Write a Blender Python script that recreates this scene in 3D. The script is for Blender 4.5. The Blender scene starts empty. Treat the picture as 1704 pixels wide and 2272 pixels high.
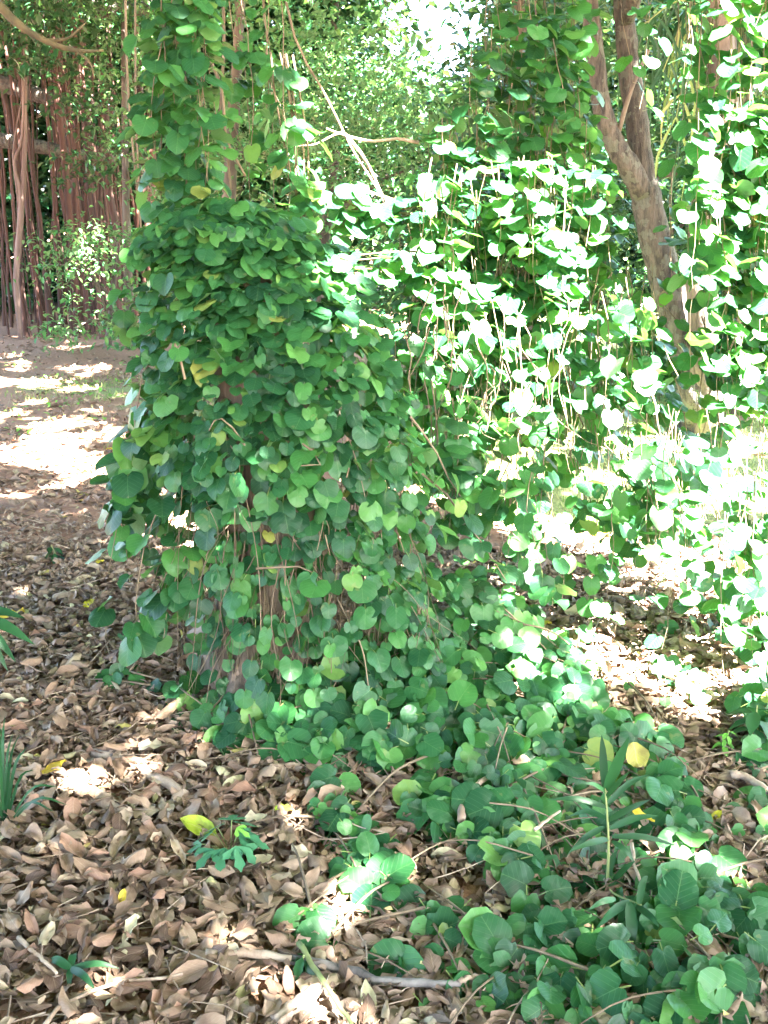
import bpy, math
import numpy as np
from mathutils import Matrix, Vector

# ------------------------------------------------------------------ camera, sky, sun, exposure
scene = bpy.context.scene
COL = scene.collection
PITCH = math.radians(16.0)
CAM_H = 1.5
FPX = 2230.0                      # focal length in pixels of the 1704 x 2272 photograph
cam_data = bpy.data.cameras.new("camera")
cam = bpy.data.objects.new("camera", cam_data)
COL.objects.link(cam)
cam.location = (0, 0, CAM_H)
cam.rotation_euler = (math.pi / 2 - PITCH, 0, 0)
cam_data.sensor_fit = 'VERTICAL'
cam_data.sensor_height = 24.0
cam_data.lens = 12.0 * FPX / 1136.0
cam_data.clip_start = 0.05
cam_data.clip_end = 1500.0
scene.camera = cam

SUN = np.array([0.40, -0.52, 0.76]); SUN /= np.linalg.norm(SUN)
world = bpy.data.worlds.new("World")
scene.world = world
world.use_nodes = True
wn = world.node_tree.nodes; wl = world.node_tree.links
bg = wn.get("Background")
sky = wn.new("ShaderNodeTexSky")
sky.sky_type = 'NISHITA'
sky.sun_disc = False
sky.sun_elevation = math.asin(SUN[2])
sky.sun_rotation = math.atan2(SUN[0], SUN[1])
sky.air_density = 1.0
sky.dust_density = 3.0
sky.ozone_density = 1.0
wl.new(sky.outputs[0], bg.inputs[0])
bg.inputs[1].default_value = 0.050
sd = bpy.data.lights.new("sun", 'SUN')
sd.energy = 5.0
sd.angle = math.radians(0.5)
sd.color = (1.0, 0.95, 0.87)
so = bpy.data.objects.new("sun", sd)
COL.objects.link(so)
so.rotation_euler = Vector(SUN).to_track_quat('Z', 'Y').to_euler()
vs = scene.view_settings
vs.view_transform = 'Standard'; vs.look = 'None'; vs.gamma = 1.0; vs.use_curve_mapping = False
vs.exposure = 6.1
scene.cycles.max_bounces = 7
scene.cycles.diffuse_bounces = 4
scene.cycles.transmission_bounces = 4
scene.cycles.transparent_max_bounces = 4

R = np.random.default_rng(7)

# ------------------------------------------------------------------ geometry helpers
CP, SP = math.cos(PITCH), math.sin(PITCH)

def ray(px, py):
    cx = (px - 852.0) / FPX; cy = (1136.0 - py) / FPX
    return np.array([cx, CP + cy * SP, -SP + cy * CP])

def at(px, py, Y):
    d = ray(px, py)
    return np.array([0, 0, CAM_H]) + d * (Y / d[1])

def project(p):
    p = np.asarray(p, float)
    y = p[..., 1]; z = p[..., 2] - CAM_H
    depth = y * CP - z * SP
    up = y * SP + z * CP
    return 852 + FPX * p[..., 0] / depth, 1136 - FPX * up / depth, depth

def hash3(ix, iy, iz):
    n = (ix * 374761393 + iy * 668265263 + iz * 2147483647 + 1013904223).astype(np.int64)
    n = (n ^ (n >> 13)) * 1274126177 & 0xFFFFFFFF
    n = (n ^ (n >> 16)) & 0xFFFFFFFF
    return n / 4294967295.0

def vnoise(p, s):
    q = np.asarray(p, float) * s
    i = np.floor(q).astype(np.int64); f = q - i
    f = f * f * (3 - 2 * f)
    out = 0
    for dx in (0, 1):
        for dy in (0, 1):
            for dz in (0, 1):
                w = (f[..., 0] if dx else 1 - f[..., 0]) * (f[..., 1] if dy else 1 - f[..., 1]) * (f[..., 2] if dz else 1 - f[..., 2])
                out = out + w * hash3(i[..., 0] + dx, i[..., 1] + dy, i[..., 2] + dz)
    return out

def gh(x, y):
    """height of the ground"""
    x = np.asarray(x, float); y = np.asarray(y, float)
    h = 0.03 * np.sin(x * 1.7 + 0.6 * y) * np.cos(y * 1.3 - x * 0.5) + 0.018 * np.sin(3.1 * x + 1.1) * np.sin(2.7 * y + 0.4)
    h = h + 0.07 * np.exp(-((x + 0.35) ** 2 + (y - 3.08) ** 2) / 0.35)
    return h * np.clip(1.5 - 0.03 * y, 0.2, 1)

def ground(px, py, lift=0.0):
    d = ray(px, py)
    t = CAM_H / -d[2]
    for _ in range(4):
        z = float(gh(d[0] * t, d[1] * t))
        t = (CAM_H - z - lift) / -d[2]
    p = np.array([0, 0, CAM_H]) + d * t
    return p

class G:
    """collects polygons for ONE mesh"""
    def __init__(s):
        s.v = []; s.n = 0; s.faces = []; s.uv = []; s.rnd = []
    def add(s, v, f, uv=None, rnd=0.0):
        v = np.asarray(v, float).reshape(-1, 3)
        f = np.asarray(f, np.int64)
        s.faces.append(f + s.n); s.v.append(v)
        s.uv.append(np.zeros((len(v), 2)) if uv is None else np.asarray(uv, float))
        s.rnd.append(np.full(len(v), rnd) if np.isscalar(rnd) else np.asarray(rnd, float))
        s.n += len(v)
    def inst(s, tpl, M, rnd):
        """copies of a template: M is N x 3 x 4"""
        if len(M) == 0: return
        v, f, uv = tpl
        V = np.einsum('nij,vj->nvi', M[:, :, :3], v) + M[:, None, :, 3]
        N, k = len(M), len(v)
        F = (f[None] + (np.arange(N) * k)[:, None, None]).reshape(-1, f.shape[1])
        s.add(V.reshape(-1, 3), F, np.tile(uv, (N, 1)), np.repeat(rnd, k))
    def tube(s, pts, rad, sides=6, rnd=0.0, caps=True, rough=0.0, rng=None):
        pts = np.asarray(pts, float); n = len(pts)
        rad = np.full(n, rad) if np.isscalar(rad) else np.asarray(rad, float)
        t = np.gradient(pts, axis=0)
        t /= np.linalg.norm(t, axis=1)[:, None] + 1e-9
        ref = np.array([1.0, 0, 0]) if abs(t[:, 0]).mean() < 0.7 else np.array([0, 0, 1.0])
        a = np.cross(t, ref); a /= np.linalg.norm(a, axis=1)[:, None] + 1e-9
        b = np.cross(t, a)
        th = np.arange(sides) * 2 * math.pi / sides
        rr = rad[:, None] * np.ones((1, sides))
        if rough and rng is not None:
            rr = rr * (1 + rough * rng.normal(size=(n, sides)))
        V = pts[:, None] + rr[..., None] * (np.cos(th)[None, :, None] * a[:, None] + np.sin(th)[None, :, None] * b[:, None])
        L = np.concatenate([[0], np.cumsum(np.linalg.norm(np.diff(pts, axis=0), axis=1))])
        uv = np.stack([np.tile(th / 6.2832, n), np.repeat(L, sides)], 1)
        i = np.arange(n - 1)[:, None] * sides; j = np.arange(sides)[None]
        j2 = (j + 1) % sides
        F = np.stack([i + j, i + j2, i + sides + j2, i + sides + j], -1).reshape(-1, 4)
        s.add(V.reshape(-1, 3), F, uv, rnd)
        if caps:
            c0 = s.n
            s.add(np.array([pts[0], pts[-1]]), np.zeros((0, 3), int), np.zeros((2, 2)), rnd)
            base = c0 - n * sides
            f = []
            for k in range(sides):
                f.append((c0, base + (k + 1) % sides, base + k))
                f.append((c0 + 1, base + (n - 1) * sides + k, base + (n - 1) * sides + (k + 1) % sides))
            s.faces.append(np.array(f))
    def mesh(s, name, mat, smooth=True):
        me = bpy.data.meshes.new(name)
        V = np.concatenate(s.v)
        UV = np.concatenate(s.uv); RN = np.concatenate(s.rnd)
        fs = [f for f in s.faces if len(f)]
        tot = np.concatenate([np.full(len(f), f.shape[1]) for f in fs])
        idx = np.concatenate([f.reshape(-1) for f in fs])
        me.vertices.add(len(V)); me.vertices.foreach_set('co', V.astype(np.float32).ravel())
        me.loops.add(len(idx)); me.loops.foreach_set('vertex_index', idx.astype(np.int32))
        me.polygons.add(len(tot))
        st = np.concatenate([[0], np.cumsum(tot)[:-1]])
        me.polygons.foreach_set('loop_start', st.astype(np.int32))
        me.polygons.foreach_set('loop_total', tot.astype(np.int32))
        me.polygons.foreach_set('use_smooth', np.full(len(tot), smooth))
        u = me.uv_layers.new(name='UVMap')
        u.data.foreach_set('uv', UV[idx].astype(np.float32).ravel())
        a = me.attributes.new('rnd', 'FLOAT', 'POINT')
        a.data.foreach_set('value', RN.astype(np.float32))
        me.update(calc_edges=True)
        me.materials.append(mat)
        return me

def link(name, data, parent=None, loc=None, kind=None):
    o = bpy.data.objects.new(name, data)
    COL.objects.link(o)
    if parent is not None: o.parent = parent
    if loc is not None: o.location = loc
    if kind: o['kind'] = kind
    return o

def thing(name, label, cat, loc, group=None):
    o = link(name, None, None, loc)
    o.empty_display_size = 0.1
    o['label'] = label; o['category'] = cat
    if group: o['group'] = group
    return o

def part(name, g, mat, parent, kind=None, smooth=True):
    """one mesh in world coordinates, moved under its thing"""
    p = np.zeros(3); q = parent
    while q is not None:
        p = p + np.array(q.location); q = q.parent
    g.v = [v - p for v in g.v]
    return link(name, g.mesh(name, mat, smooth), parent, None, kind)

def solo(name, g, mat, label=None, cat=None, group=None, kind=None, smooth=True):
    P = np.concatenate(g.v)
    loc = np.array([P[:, 0].mean(), P[:, 1].mean(), P[:, 2].min()])
    if kind == 'structure': loc = np.zeros(3)
    g.v = [v - loc for v in g.v]
    o = link(name, g.mesh(name, mat, smooth), None, loc, kind)
    if label: o['label'] = label
    if cat: o['category'] = cat
    if group: o['group'] = group
    return o

def frames(pos, az, tilt, size, roll=None, widen=None):
    """N x 3 x 4 leaf matrices: the tip (+Y) points along azimuth az and down by tilt, face (+Z) up and outwards"""
    n = len(pos)
    o = np.stack([np.cos(az), np.sin(az), np.zeros(n)], 1)
    up = np.array([0, 0, 1.0])
    ct, st = np.cos(tilt)[:, None], np.sin(tilt)[:, None]
    d = o * ct - up * st
    nn = up * ct + o * st
    x = np.cross(d, nn)
    if roll is not None:
        c, s_ = np.cos(roll)[:, None], np.sin(roll)[:, None]
        x, nn = x * c + nn * s_, nn * c - x * s_
    M = np.zeros((n, 3, 4))
    sz = np.asarray(size, float)
    wx = sz if widen is None else sz * widen
    M[:, :, 0] = x * wx[:, None]; M[:, :, 1] = d * sz[:, None]; M[:, :, 2] = nn * sz[:, None]; M[:, :, 3] = pos
    return M

def frames_n(pos, nrm, spin, size, widen):
    """leaf matrices from a face normal; spin turns the tip away from straight downhill"""
    n = len(pos)
    nn = nrm / np.linalg.norm(nrm, axis=1)[:, None]
    d0 = np.array([0, -1.0, -0.3]) - nn * (nn @ np.array([0, -1.0, -0.3]))[:, None]
    d0 /= np.linalg.norm(d0, axis=1)[:, None]
    x0 = np.cross(d0, nn)
    d = d0 * np.cos(spin)[:, None] + x0 * np.sin(spin)[:, None]
    x = np.cross(d, nn)
    M = np.zeros((n, 3, 4)); sz = np.asarray(size)[:, None]
    M[:, :, 0] = x * sz * widen[:, None]; M[:, :, 1] = d * sz; M[:, :, 2] = nn * sz; M[:, :, 3] = pos
    return M

def mat4(m):
    return Matrix([list(m[0]), list(m[1]), list(m[2]), [0, 0, 0, 1]])

def spline(pts, n):
    pts = np.asarray(pts, float)
    if len(pts) < 3:
        t = np.linspace(0, 1, n)[:, None]
        return pts[0] * (1 - t) + pts[-1] * t
    P = np.vstack([2 * pts[0] - pts[1], pts, 2 * pts[-1] - pts[-2]])
    out = []
    k = len(pts) - 1
    for u in np.linspace(0, k - 1e-6, n):
        i = int(u); t = u - i
        p0, p1, p2, p3 = P[i:i + 4]
        out.append(0.5 * ((2 * p1) + (-p0 + p2) * t + (2 * p0 - 5 * p1 + 4 * p2 - p3) * t * t + (-p0 + 3 * p1 - 3 * p2 + p3) * t ** 3))
    return np.array(out)

# ------------------------------------------------------------------ materials
class NT:
    def __init__(s, name):
        s.m = bpy.data.materials.new(name); s.m.use_nodes = True
        s.n = s.m.node_tree.nodes; s.l = s.m.node_tree.links
        s.p = s.n.get('Principled BSDF'); s.out = s.n.get('Material Output')
    def node(s, t, **k):
        x = s.n.new(t)
        for a, b in k.items(): setattr(x, a, b)
        return x
    def put(s, sock, v):
        if isinstance(v, bpy.types.NodeSocket): s.l.new(v, sock)
        elif isinstance(v, (tuple, list)) and len(v) == 3 and sock.type == 'RGBA': sock.default_value = (*v, 1)
        else: sock.default_value = v
    def math(s, op, a, b=None, c=None, clamp=False):
        x = s.node('ShaderNodeMath', operation=op); x.use_clamp = clamp
        for i, v in enumerate((a, b, c)):
            if v is not None: s.put(x.inputs[i], v)
        return x.outputs[0]
    def mix(s, f, a, b, blend='MIX'):
        x = s.node('ShaderNodeMix', data_type='RGBA', blend_type=blend)
        s.put(x.inputs[0], f); s.put(x.inputs[6], a); s.put(x.inputs[7], b)
        return x.outputs[2]
    def ramp(s, f, stops, interp='LINEAR'):
        x = s.node('ShaderNodeValToRGB'); x.color_ramp.interpolation = interp
        e = x.color_ramp.elements
        while len(e) < len(stops): e.new(0.5)
        for k, (p, c) in zip(e, stops):
            k.position = p; k.color = (*c, 1) if len(c) == 3 else c
        s.put(x.inputs[0], f)
        return x.outputs[0]
    def noise(s, vec, scale, detail=3.0, rough=0.55):
        x = s.node('ShaderNodeTexNoise')
        x.inputs['Scale'].default_value = scale; x.inputs['Detail'].default_value = detail; x.inputs['Roughness'].default_value = rough
        if vec is not None: s.l.new(vec, x.inputs['Vector'])
        return x.outputs['Fac']
    def rnd(s):
        a = s.node('ShaderNodeAttribute'); a.attribute_name = 'rnd'
        o = s.node('ShaderNodeObjectInfo')
        return s.math('FRACT', s.math('ADD', a.outputs['Fac'], o.outputs['Random']))
    def geo(s):
        return s.node('ShaderNodeNewGeometry')
    def uv(s):
        t = s.node('ShaderNodeTexCoord')
        x = s.node('ShaderNodeSeparateXYZ'); s.l.new(t.outputs['UV'], x.inputs[0])
        return t.outputs['UV'], x.outputs[0], x.outputs[1]
    def bump(s, h, strength=0.3, dist=0.01):
        b = s.node('ShaderNodeBump'); b.inputs['Strength'].default_value = strength; b.inputs['Distance'].default_value = dist
        s.put(b.inputs['Height'], h)
        s.l.new(b.outputs[0], s.p.inputs['Normal'])
    def translucent(s, col, fac):
        t = s.node('ShaderNodeBsdfTranslucent'); s.put(t.inputs[0], col)
        mx = s.node('ShaderNodeMixShader'); mx.inputs[0].default_value = fac
        s.l.new(s.p.outputs[0], mx.inputs[1]); s.l.new(t.outputs[0], mx.inputs[2]); s.l.new(mx.outputs[0], s.out.inputs[0])

def vine_leaf_mat():
    t = NT('vine_leaf')
    uv, u, v = t.uv()
    r = t.rnd()
    ax = t.math('ABSOLUTE', u)
    base = t.ramp(r, [(0.0, (0.005, 0.028, 0.016)), (0.3, (0.011, 0.060, 0.023)), (0.6, (0.022, 0.096, 0.028)), (0.88, (0.040, 0.145, 0.031)), (0.975, (0.085, 0.21, 0.045)), (0.994, (0.14, 0.22, 0.05)), (1.0, (0.30, 0.26, 0.06))])
    # veins: midrib and curved side veins
    mid = t.math('LESS_THAN', ax, 0.010)
    w = t.math('FRACT', t.math('MULTIPLY', t.math('SUBTRACT', v, t.math('MULTIPLY', ax, 0.85)), 5.5))
    side = t.math('SUBTRACT', 1.0, t.math('MULTIPLY', t.math('ABSOLUTE', t.math('SUBTRACT', w, 0.5)), 13.0), clamp=True)
    vein = t.math('MAXIMUM', mid, t.math('MULTIPLY', side, 0.6))
    col = t.mix(t.math('MULTIPLY', vein, 0.62), base, (0.11, 0.21, 0.07))
    nz = t.noise(uv, 5.0, 4)
    col = t.mix(t.math('MULTIPLY', nz, 0.5), col, (0.012, 0.055, 0.022))
    g = t.geo()
    spot = t.math('GREATER_THAN', t.noise(g.outputs['Position'], 30.0, 2), 0.70)
    col = t.mix(t.math('MULTIPLY', spot, 0.35), col, (0.16, 0.15, 0.06))
    under = t.mix(0.6, col, (0.11, 0.20, 0.09))
    col = t.mix(g.outputs['Backfacing'], col, under)
    pet = t.math('LESS_THAN', v, -0.5)
    col = t.mix(pet, col, (0.17, 0.22, 0.07))
    t.put(t.p.inputs['Base Color'], col)
    t.put(t.p.inputs['Roughness'], t.math('ADD', 0.24, t.math('MULTIPLY', nz, 0.26)))
    t.p.inputs['Specular IOR Level'].default_value = 0.24
    t.bump(t.math('ADD', t.math('MULTIPLY', side, -0.5), t.math('MULTIPLY', nz, 0.5)), 0.35, 0.003)
    t.translucent(t.mix(0.6, col, (0.17, 0.48, 0.03)), 0.22)
    return t.m

def small_leaf_mat(name, stops, under=(0.15, 0.22, 0.13), tr=0.3, rough=0.38, trc=(0.2, 0.42, 0.06)):
    t = NT(name)
    r = t.rnd()
    g = t.geo()
    n = t.noise(g.outputs['Position'], 0.9, 2)
    col = t.ramp(t.math('FRACT', t.math('ADD', r, t.math('MULTIPLY', n, 0.0))), stops)
    col = t.mix(t.math('MULTIPLY', g.outputs['Backfacing'], 0.6), col, under)
    t.put(t.p.inputs['Base Color'], col)
    t.p.inputs['Roughness'].default_value = rough
    t.p.inputs['Specular IOR Level'].default_value = 0.22
    t.translucent(t.mix(0.5, col, trc), tr)
    return t.m

def dry_leaf_mat(name='dry_leaf', stops=None, tr=0.12):
    t = NT(name)
    uv, u, v = t.uv()
    r = t.rnd()
    col = t.ramp(r, stops or [(0.0, (0.075, 0.050, 0.036)), (0.15, (0.15, 0.102, 0.072)), (0.3, (0.27, 0.178, 0.122)), (0.45, (0.21, 0.16, 0.122)), (0.62, (0.19, 0.128, 0.088)), (0.82, (0.32, 0.24, 0.175)), (0.95, (0.34, 0.265, 0.17)), (0.99, (0.42, 0.40, 0.24)), (1.0, (0.40, 0.33, 0.06))])
    ax = t.math('ABSOLUTE', u)
    mid = t.math('LESS_THAN', ax, 0.018)
    w = t.math('FRACT', t.math('MULTIPLY', t.math('SUBTRACT', v, t.math('MULTIPLY', ax, 0.8)), 8.0))
    side = t.math('SUBTRACT', 1.0, t.math('MULTIPLY', t.math('ABSOLUTE', t.math('SUBTRACT', w, 0.5)), 9.0), clamp=True)
    vein = t.math('MAXIMUM', mid, t.math('MULTIPLY', side, 0.5))
    col = t.mix(t.math('MULTIPLY', vein, 0.3), col, (0.46, 0.36, 0.26))
    g = t.geo()
    nz = t.noise(g.outputs['Position'], 28.0, 4)
    col = t.mix(t.math('MULTIPLY', t.math('SUBTRACT', nz, 0.42, clamp=True), 2.2, clamp=True), col, (0.12, 0.07, 0.05))
    t.put(t.p.inputs['Base Color'], col)
    t.put(t.p.inputs['Roughness'], t.math('ADD', 0.42, t.math('MULTIPLY', nz, 0.3)))
    t.p.inputs['Specular IOR Level'].default_value = 0.2
    t.bump(t.math('ADD', t.math('MULTIPLY', vein, 0.6), nz), 0.4, 0.003)
    t.translucent(col, tr)
    return t.m

def bark_mat(name, dark, light, scale=6.0, stretch=0.2, moss=None, bump=0.6, dist=0.02):
    t = NT(name)
    tc = t.node('ShaderNodeTexCoord')
    mp = t.node('ShaderNodeMapping'); mp.inputs['Scale'].default_value = (1, 1, stretch)
    t.l.new(tc.outputs['Object'], mp.inputs[0])
    n1 = t.noise(mp.outputs[0], scale, 6, 0.65)
    n2 = t.noise(tc.outputs['Object'], scale * 0.5, 3)
    col = t.ramp(n1, [(0.38, dark), (0.62, light)])
    col = t.mix(t.math('MULTIPLY', n2, 0.5), col, dark)
    if moss:
        col = t.mix(t.math('MULTIPLY', t.math('GREATER_THAN', n2, 0.56), 0.6), col, moss)
    r = t.rnd()
    col = t.mix(t.math('MULTIPLY', r, 0.45), col, tuple(c * 0.55 for c in dark))
    t.put(t.p.inputs['Base Color'], col)
    t.p.inputs['Roughness'].default_value = 0.85
    t.bump(n1, bump, dist)
    return t.m

def ground_mat():
    t = NT('ground_soil')
    g = t.geo()
    P = g.outputs['Position']
    n1 = t.noise(P, 3.0, 6, 0.6); n2 = t.noise(P, 40.0, 4, 0.6); n3 = t.noise(P, 0.9, 3)
    soil = t.ramp(n2, [(0.3, (0.105, 0.056, 0.034)), (0.55, (0.20, 0.112, 0.068)), (0.75, (0.29, 0.18, 0.115))])
    soil = t.mix(t.math('MULTIPLY', n1, 0.55), soil, (0.23, 0.115, 0.066))
    a = t.node('ShaderNodeAttribute'); a.attribute_name = 'lawn'
    grass = t.ramp(n2, [(0.3, (0.07, 0.10, 0.03)), (0.55, (0.16, 0.19, 0.06)), (0.75, (0.24, 0.24, 0.10))])
    m = t.math('ADD', a.outputs['Fac'], t.math('MULTIPLY', t.math('SUBTRACT', n1, 0.5), 1.6))
    m = t.math('MULTIPLY', t.math('SUBTRACT', m, 0.35), 4.0, clamp=True)
    col = t.mix(m, soil, grass)
    t.put(t.p.inputs['Base Color'], col)
    t.p.inputs['Roughness'].default_value = 0.95
    t.bump(t.math('ADD', n2, t.math('MULTIPLY', n1, 0.5)), 0.7, 0.02)
    return t.m

M_VINE = vine_leaf_mat()
M_DRY = dry_leaf_mat()
TONES = [('dark brown', 0.16, (0.085, 0.052, 0.036), (0.13, 0.082, 0.056)), ('reddish brown', 0.20, (0.22, 0.128, 0.085), (0.28, 0.168, 0.112)), ('mid brown', 0.30, (0.20, 0.132, 0.086), (0.26, 0.175, 0.116)), ('light tan', 0.24, (0.24, 0.165, 0.11), (0.29, 0.21, 0.14)), ('pale buff', 0.06, (0.35, 0.275, 0.18), (0.40, 0.33, 0.22))]
M_TONE = [dry_leaf_mat('dry_leaf_' + n.replace(' ', '_'), [(0.0, a), (1.0, b)]) for n, _, a, b in TONES]
M_YEL = dry_leaf_mat('yellow_leaf', [(0.0, (0.42, 0.40, 0.03)), (0.5, (0.52, 0.42, 0.03)), (1.0, (0.50, 0.33, 0.04))], 0.25)
M_OCHRE = dry_leaf_mat('ochre_leaf', [(0.0, (0.24, 0.24, 0.04)), (1.0, (0.28, 0.26, 0.05))], 0.15)
M_LIME = dry_leaf_mat('lime_leaf', [(0.0, (0.26, 0.38, 0.03)), (1.0, (0.34, 0.42, 0.04))], 0.25)
M_CREAM = dry_leaf_mat('cream_leaf', [(0.0, (0.50, 0.46, 0.30)), (1.0, (0.55, 0.47, 0.33))], 0.15)
M_STEM = bark_mat('vine_stem', (0.08, 0.055, 0.032), (0.24, 0.18, 0.11), 14, 0.3, None, 0.3, 0.004)
M_GSTEM = bark_mat('green_stem', (0.13, 0.16, 0.05), (0.24, 0.28, 0.10), 14, 0.3, None, 0.2, 0.003)
M_STUMP = bark_mat('stump_wood', (0.06, 0.042, 0.032), (0.30, 0.215, 0.16), 9, 0.15)
M_BARK = bark_mat('tree_bark', (0.018, 0.014, 0.011), (0.125, 0.10, 0.078), 26, 0.22, (0.11, 0.115, 0.085), 1.0, 0.06)
M_DBARK = bark_mat('dark_bark', (0.05, 0.037, 0.03), (0.16, 0.12, 0.09), 9, 0.22, None, 0.8, 0.03)
M_ROOT = bark_mat('aerial_root', (0.024, 0.009, 0.006), (0.105, 0.041, 0.027), 5, 0.08, None, 0.6, 0.03)
M_PROOT = bark_mat('pale_root', (0.06, 0.032, 0.024), (0.24, 0.165, 0.135), 5, 0.1, None, 0.5, 0.02)
M_STICK = bark_mat('stick_wood', (0.20, 0.135, 0.09), (0.50, 0.40, 0.30), 22, 0.6, None, 0.5, 0.006)
M_CHAR = bark_mat('charred_wood', (0.03, 0.025, 0.024), (0.34, 0.30, 0.27), 9, 0.6, None, 0.6, 0.006)
M_OLIVE = bark_mat('olive_branch', (0.04, 0.032, 0.012), (0.12, 0.09, 0.035), 20, 0.6)
M_GROUND = ground_mat()
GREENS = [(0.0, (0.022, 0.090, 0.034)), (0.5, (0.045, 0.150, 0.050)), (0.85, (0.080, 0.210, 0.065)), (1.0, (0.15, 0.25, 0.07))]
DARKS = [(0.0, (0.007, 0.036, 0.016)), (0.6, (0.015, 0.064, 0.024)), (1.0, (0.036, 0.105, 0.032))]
M_SMALL = small_leaf_mat('small_leaf', GREENS)
M_SHADELEAF = small_leaf_mat('shade_dark_leaf', DARKS, (0.04, 0.07, 0.04), 0.12)  # leaf colour darkened to put the background's shade into it
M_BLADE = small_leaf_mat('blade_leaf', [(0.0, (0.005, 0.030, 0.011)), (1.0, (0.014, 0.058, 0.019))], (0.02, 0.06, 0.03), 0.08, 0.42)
M_GRASS = small_leaf_mat('grass_blade', [(0.0, (0.10, 0.16, 0.04)), (0.6, (0.19, 0.23, 0.07)), (1.0, (0.30, 0.28, 0.11))], (0.2, 0.24, 0.1), 0.3, 0.5)
M_LOBED = small_leaf_mat('lobed_leaf', [(0.0, (0.035, 0.135, 0.065)), (1.0, (0.055, 0.170, 0.080))], (0.12, 0.2, 0.12), 0.2, 0.5)
M_FRESH = small_leaf_mat('fresh_leaf', [(0.0, (0.12, 0.32, 0.05)), (1.0, (0.16, 0.36, 0.06))], (0.12, 0.25, 0.08), 0.3, 0.4)

# ------------------------------------------------------------------ leaf templates (verts, faces, uv)
def vine_leaf_tpl(rng):
    half = np.array([(0.0, 0.02), (0.14, -0.12), (0.33, -0.12), (0.51, 0.04), (0.58, 0.27), (0.55, 0.52), (0.425, 0.74), (0.225, 0.88), (0.0, 0.925)])
    half[1:-1] += rng.normal(scale=0.013, size=(7, 2))
    half[-1, 1] += rng.uniform(-0.06, 0.05)
    half[:, 0] *= rng.uniform(0.86, 1.04)
    left = half[1:-1][::-1] * [-1, 1] + rng.normal(scale=0.012, size=(7, 2))
    out = np.vstack([half, left]); K = len(out)                    # 16 points
    c = np.array([0.0, 0.36])
    if rng.random() < 0.25:                                        # insect bites in the margin
        for b in rng.integers(2, K - 1, size=rng.integers(1, 3)): out[b] = c + (out[b] - c) * rng.uniform(0.62, 0.82)
    inn = c + (out - c) * 0.58
    P = np.vstack([[c], inn, out])
    cup, fold, droop = rng.uniform(-0.36, 0.16), rng.uniform(0.0, 0.42) ** 1.2, rng.uniform(0.05, 0.75)
    z = cup * (P[:, 0] ** 2) * 1.4 + fold * np.abs(P[:, 0]) - droop * np.clip(P[:, 1], 0, 2) ** 2 * 0.5
    z[1 + K:] += rng.normal(scale=0.032, size=K)
    z[1:1 + K] += rng.normal(scale=0.016, size=K)
    V = np.column_stack([P, z])
    f = []
    for k in range(K):
        k2 = (k + 1) % K
        a, b, c2, d = 1 + k, 1 + k2, 1 + K + k2, 1 + K + k
        f += [(0, a, b), (a, d, c2), (a, c2, b)]
    uv = P.copy()
    n0 = len(V)                                                    # petiole: a narrow stalk bending back under the leaf
    V = np.vstack([V, [(-0.022, 0.05, -0.004), (0.022, 0.05, -0.004), (0.018, -0.34, -0.26), (-0.018, -0.34, -0.26)]])
    uv = np.vstack([uv, np.tile([0.0, -1.0], (4, 1))])
    f += [(n0, n0 + 1, n0 + 2), (n0, n0 + 2, n0 + 3)]
    return V, np.array(f), uv

def dry_leaf_tpl(rng, nu=4, nv=5, ratio=None, curl=None, bend=None):
    ratio = ratio if ratio is not None else rng.uniform(0.36, 0.64)
    k = curl if curl is not None else rng.choice([-1, 1], p=[0.45, 0.55]) * rng.uniform(0.3, 1.8)
    b = bend if bend is not None else rng.uniform(-1.3, 1.3)
    tw = rng.uniform(-0.7, 0.7)
    V, UV = [], []
    wob = rng.normal(scale=0.05, size=(nv + 1, nu + 1))
    for j in range(nv + 1):
        t = j / nv
        w = 0.5 * ratio * (math.sin(math.pi * min(1, 0.03 + 0.97 * t) ** 0.85) ** 0.75) + 0.012
        for i in range(nu + 1):
            u = (i / nu * 2 - 1)
            th = u * k
            x = w * math.sin(th) / k; z = w * (1 - math.cos(th)) / k * 1.0
            z += wob[j, i] * (0.5 + abs(u))
            a = tw * (t - 0.5)
            x, z = x * math.cos(a) - z * math.sin(a), x * math.sin(a) + z * math.cos(a)
            s = (t - 0.5)
            y = math.sin(s * b) / b if abs(b) > 1e-3 else s
            zz = (1 - math.cos(s * b)) / b if abs(b) > 1e-3 else 0
            y -= z * math.sin(s * b); z = zz + z * math.cos(s * b)
            V.append((x, y, z)); UV.append((u * 0.5, t))
    V = np.array(V)
    V[:, 2] -= np.percentile(V[:, 2], 25)
    if nv >= 5 and rng.random() < 0.35:                            # a torn or crumpled leaf
        V[-(nu + 1):, :2] = V[-2 * (nu + 1):-(nu + 1), :2] + rng.normal(0, 0.03, (nu + 1, 2)); V[:, 2] += rng.normal(0, 0.025, len(V))
    f = []
    for j in range(nv):
        for i in range(nu):
            a = j * (nu + 1) + i
            f.append((a, a + 1, a + nu + 2, a + nu + 1))
    return V, np.array(f), np.array(UV)

def small_tpl(w=0.5, fold=0.12, droop=0.15):
    V = np.array([(0, 0, 0), (w * 0.42, 0.32, fold), (w * 0.46, 0.62, fold * 0.8 - droop * 0.3), (0, 1, -droop), (-w * 0.46, 0.62, fold * 0.8 - droop * 0.3), (-w * 0.42, 0.32, fold), (0, 0.5, 0)])
    f = np.array([(0, 1, 6), (1, 2, 6), (2, 3, 6), (3, 4, 6), (4, 5, 6), (5, 0, 6)])
    return V, f, V[:, :2].copy()

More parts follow.
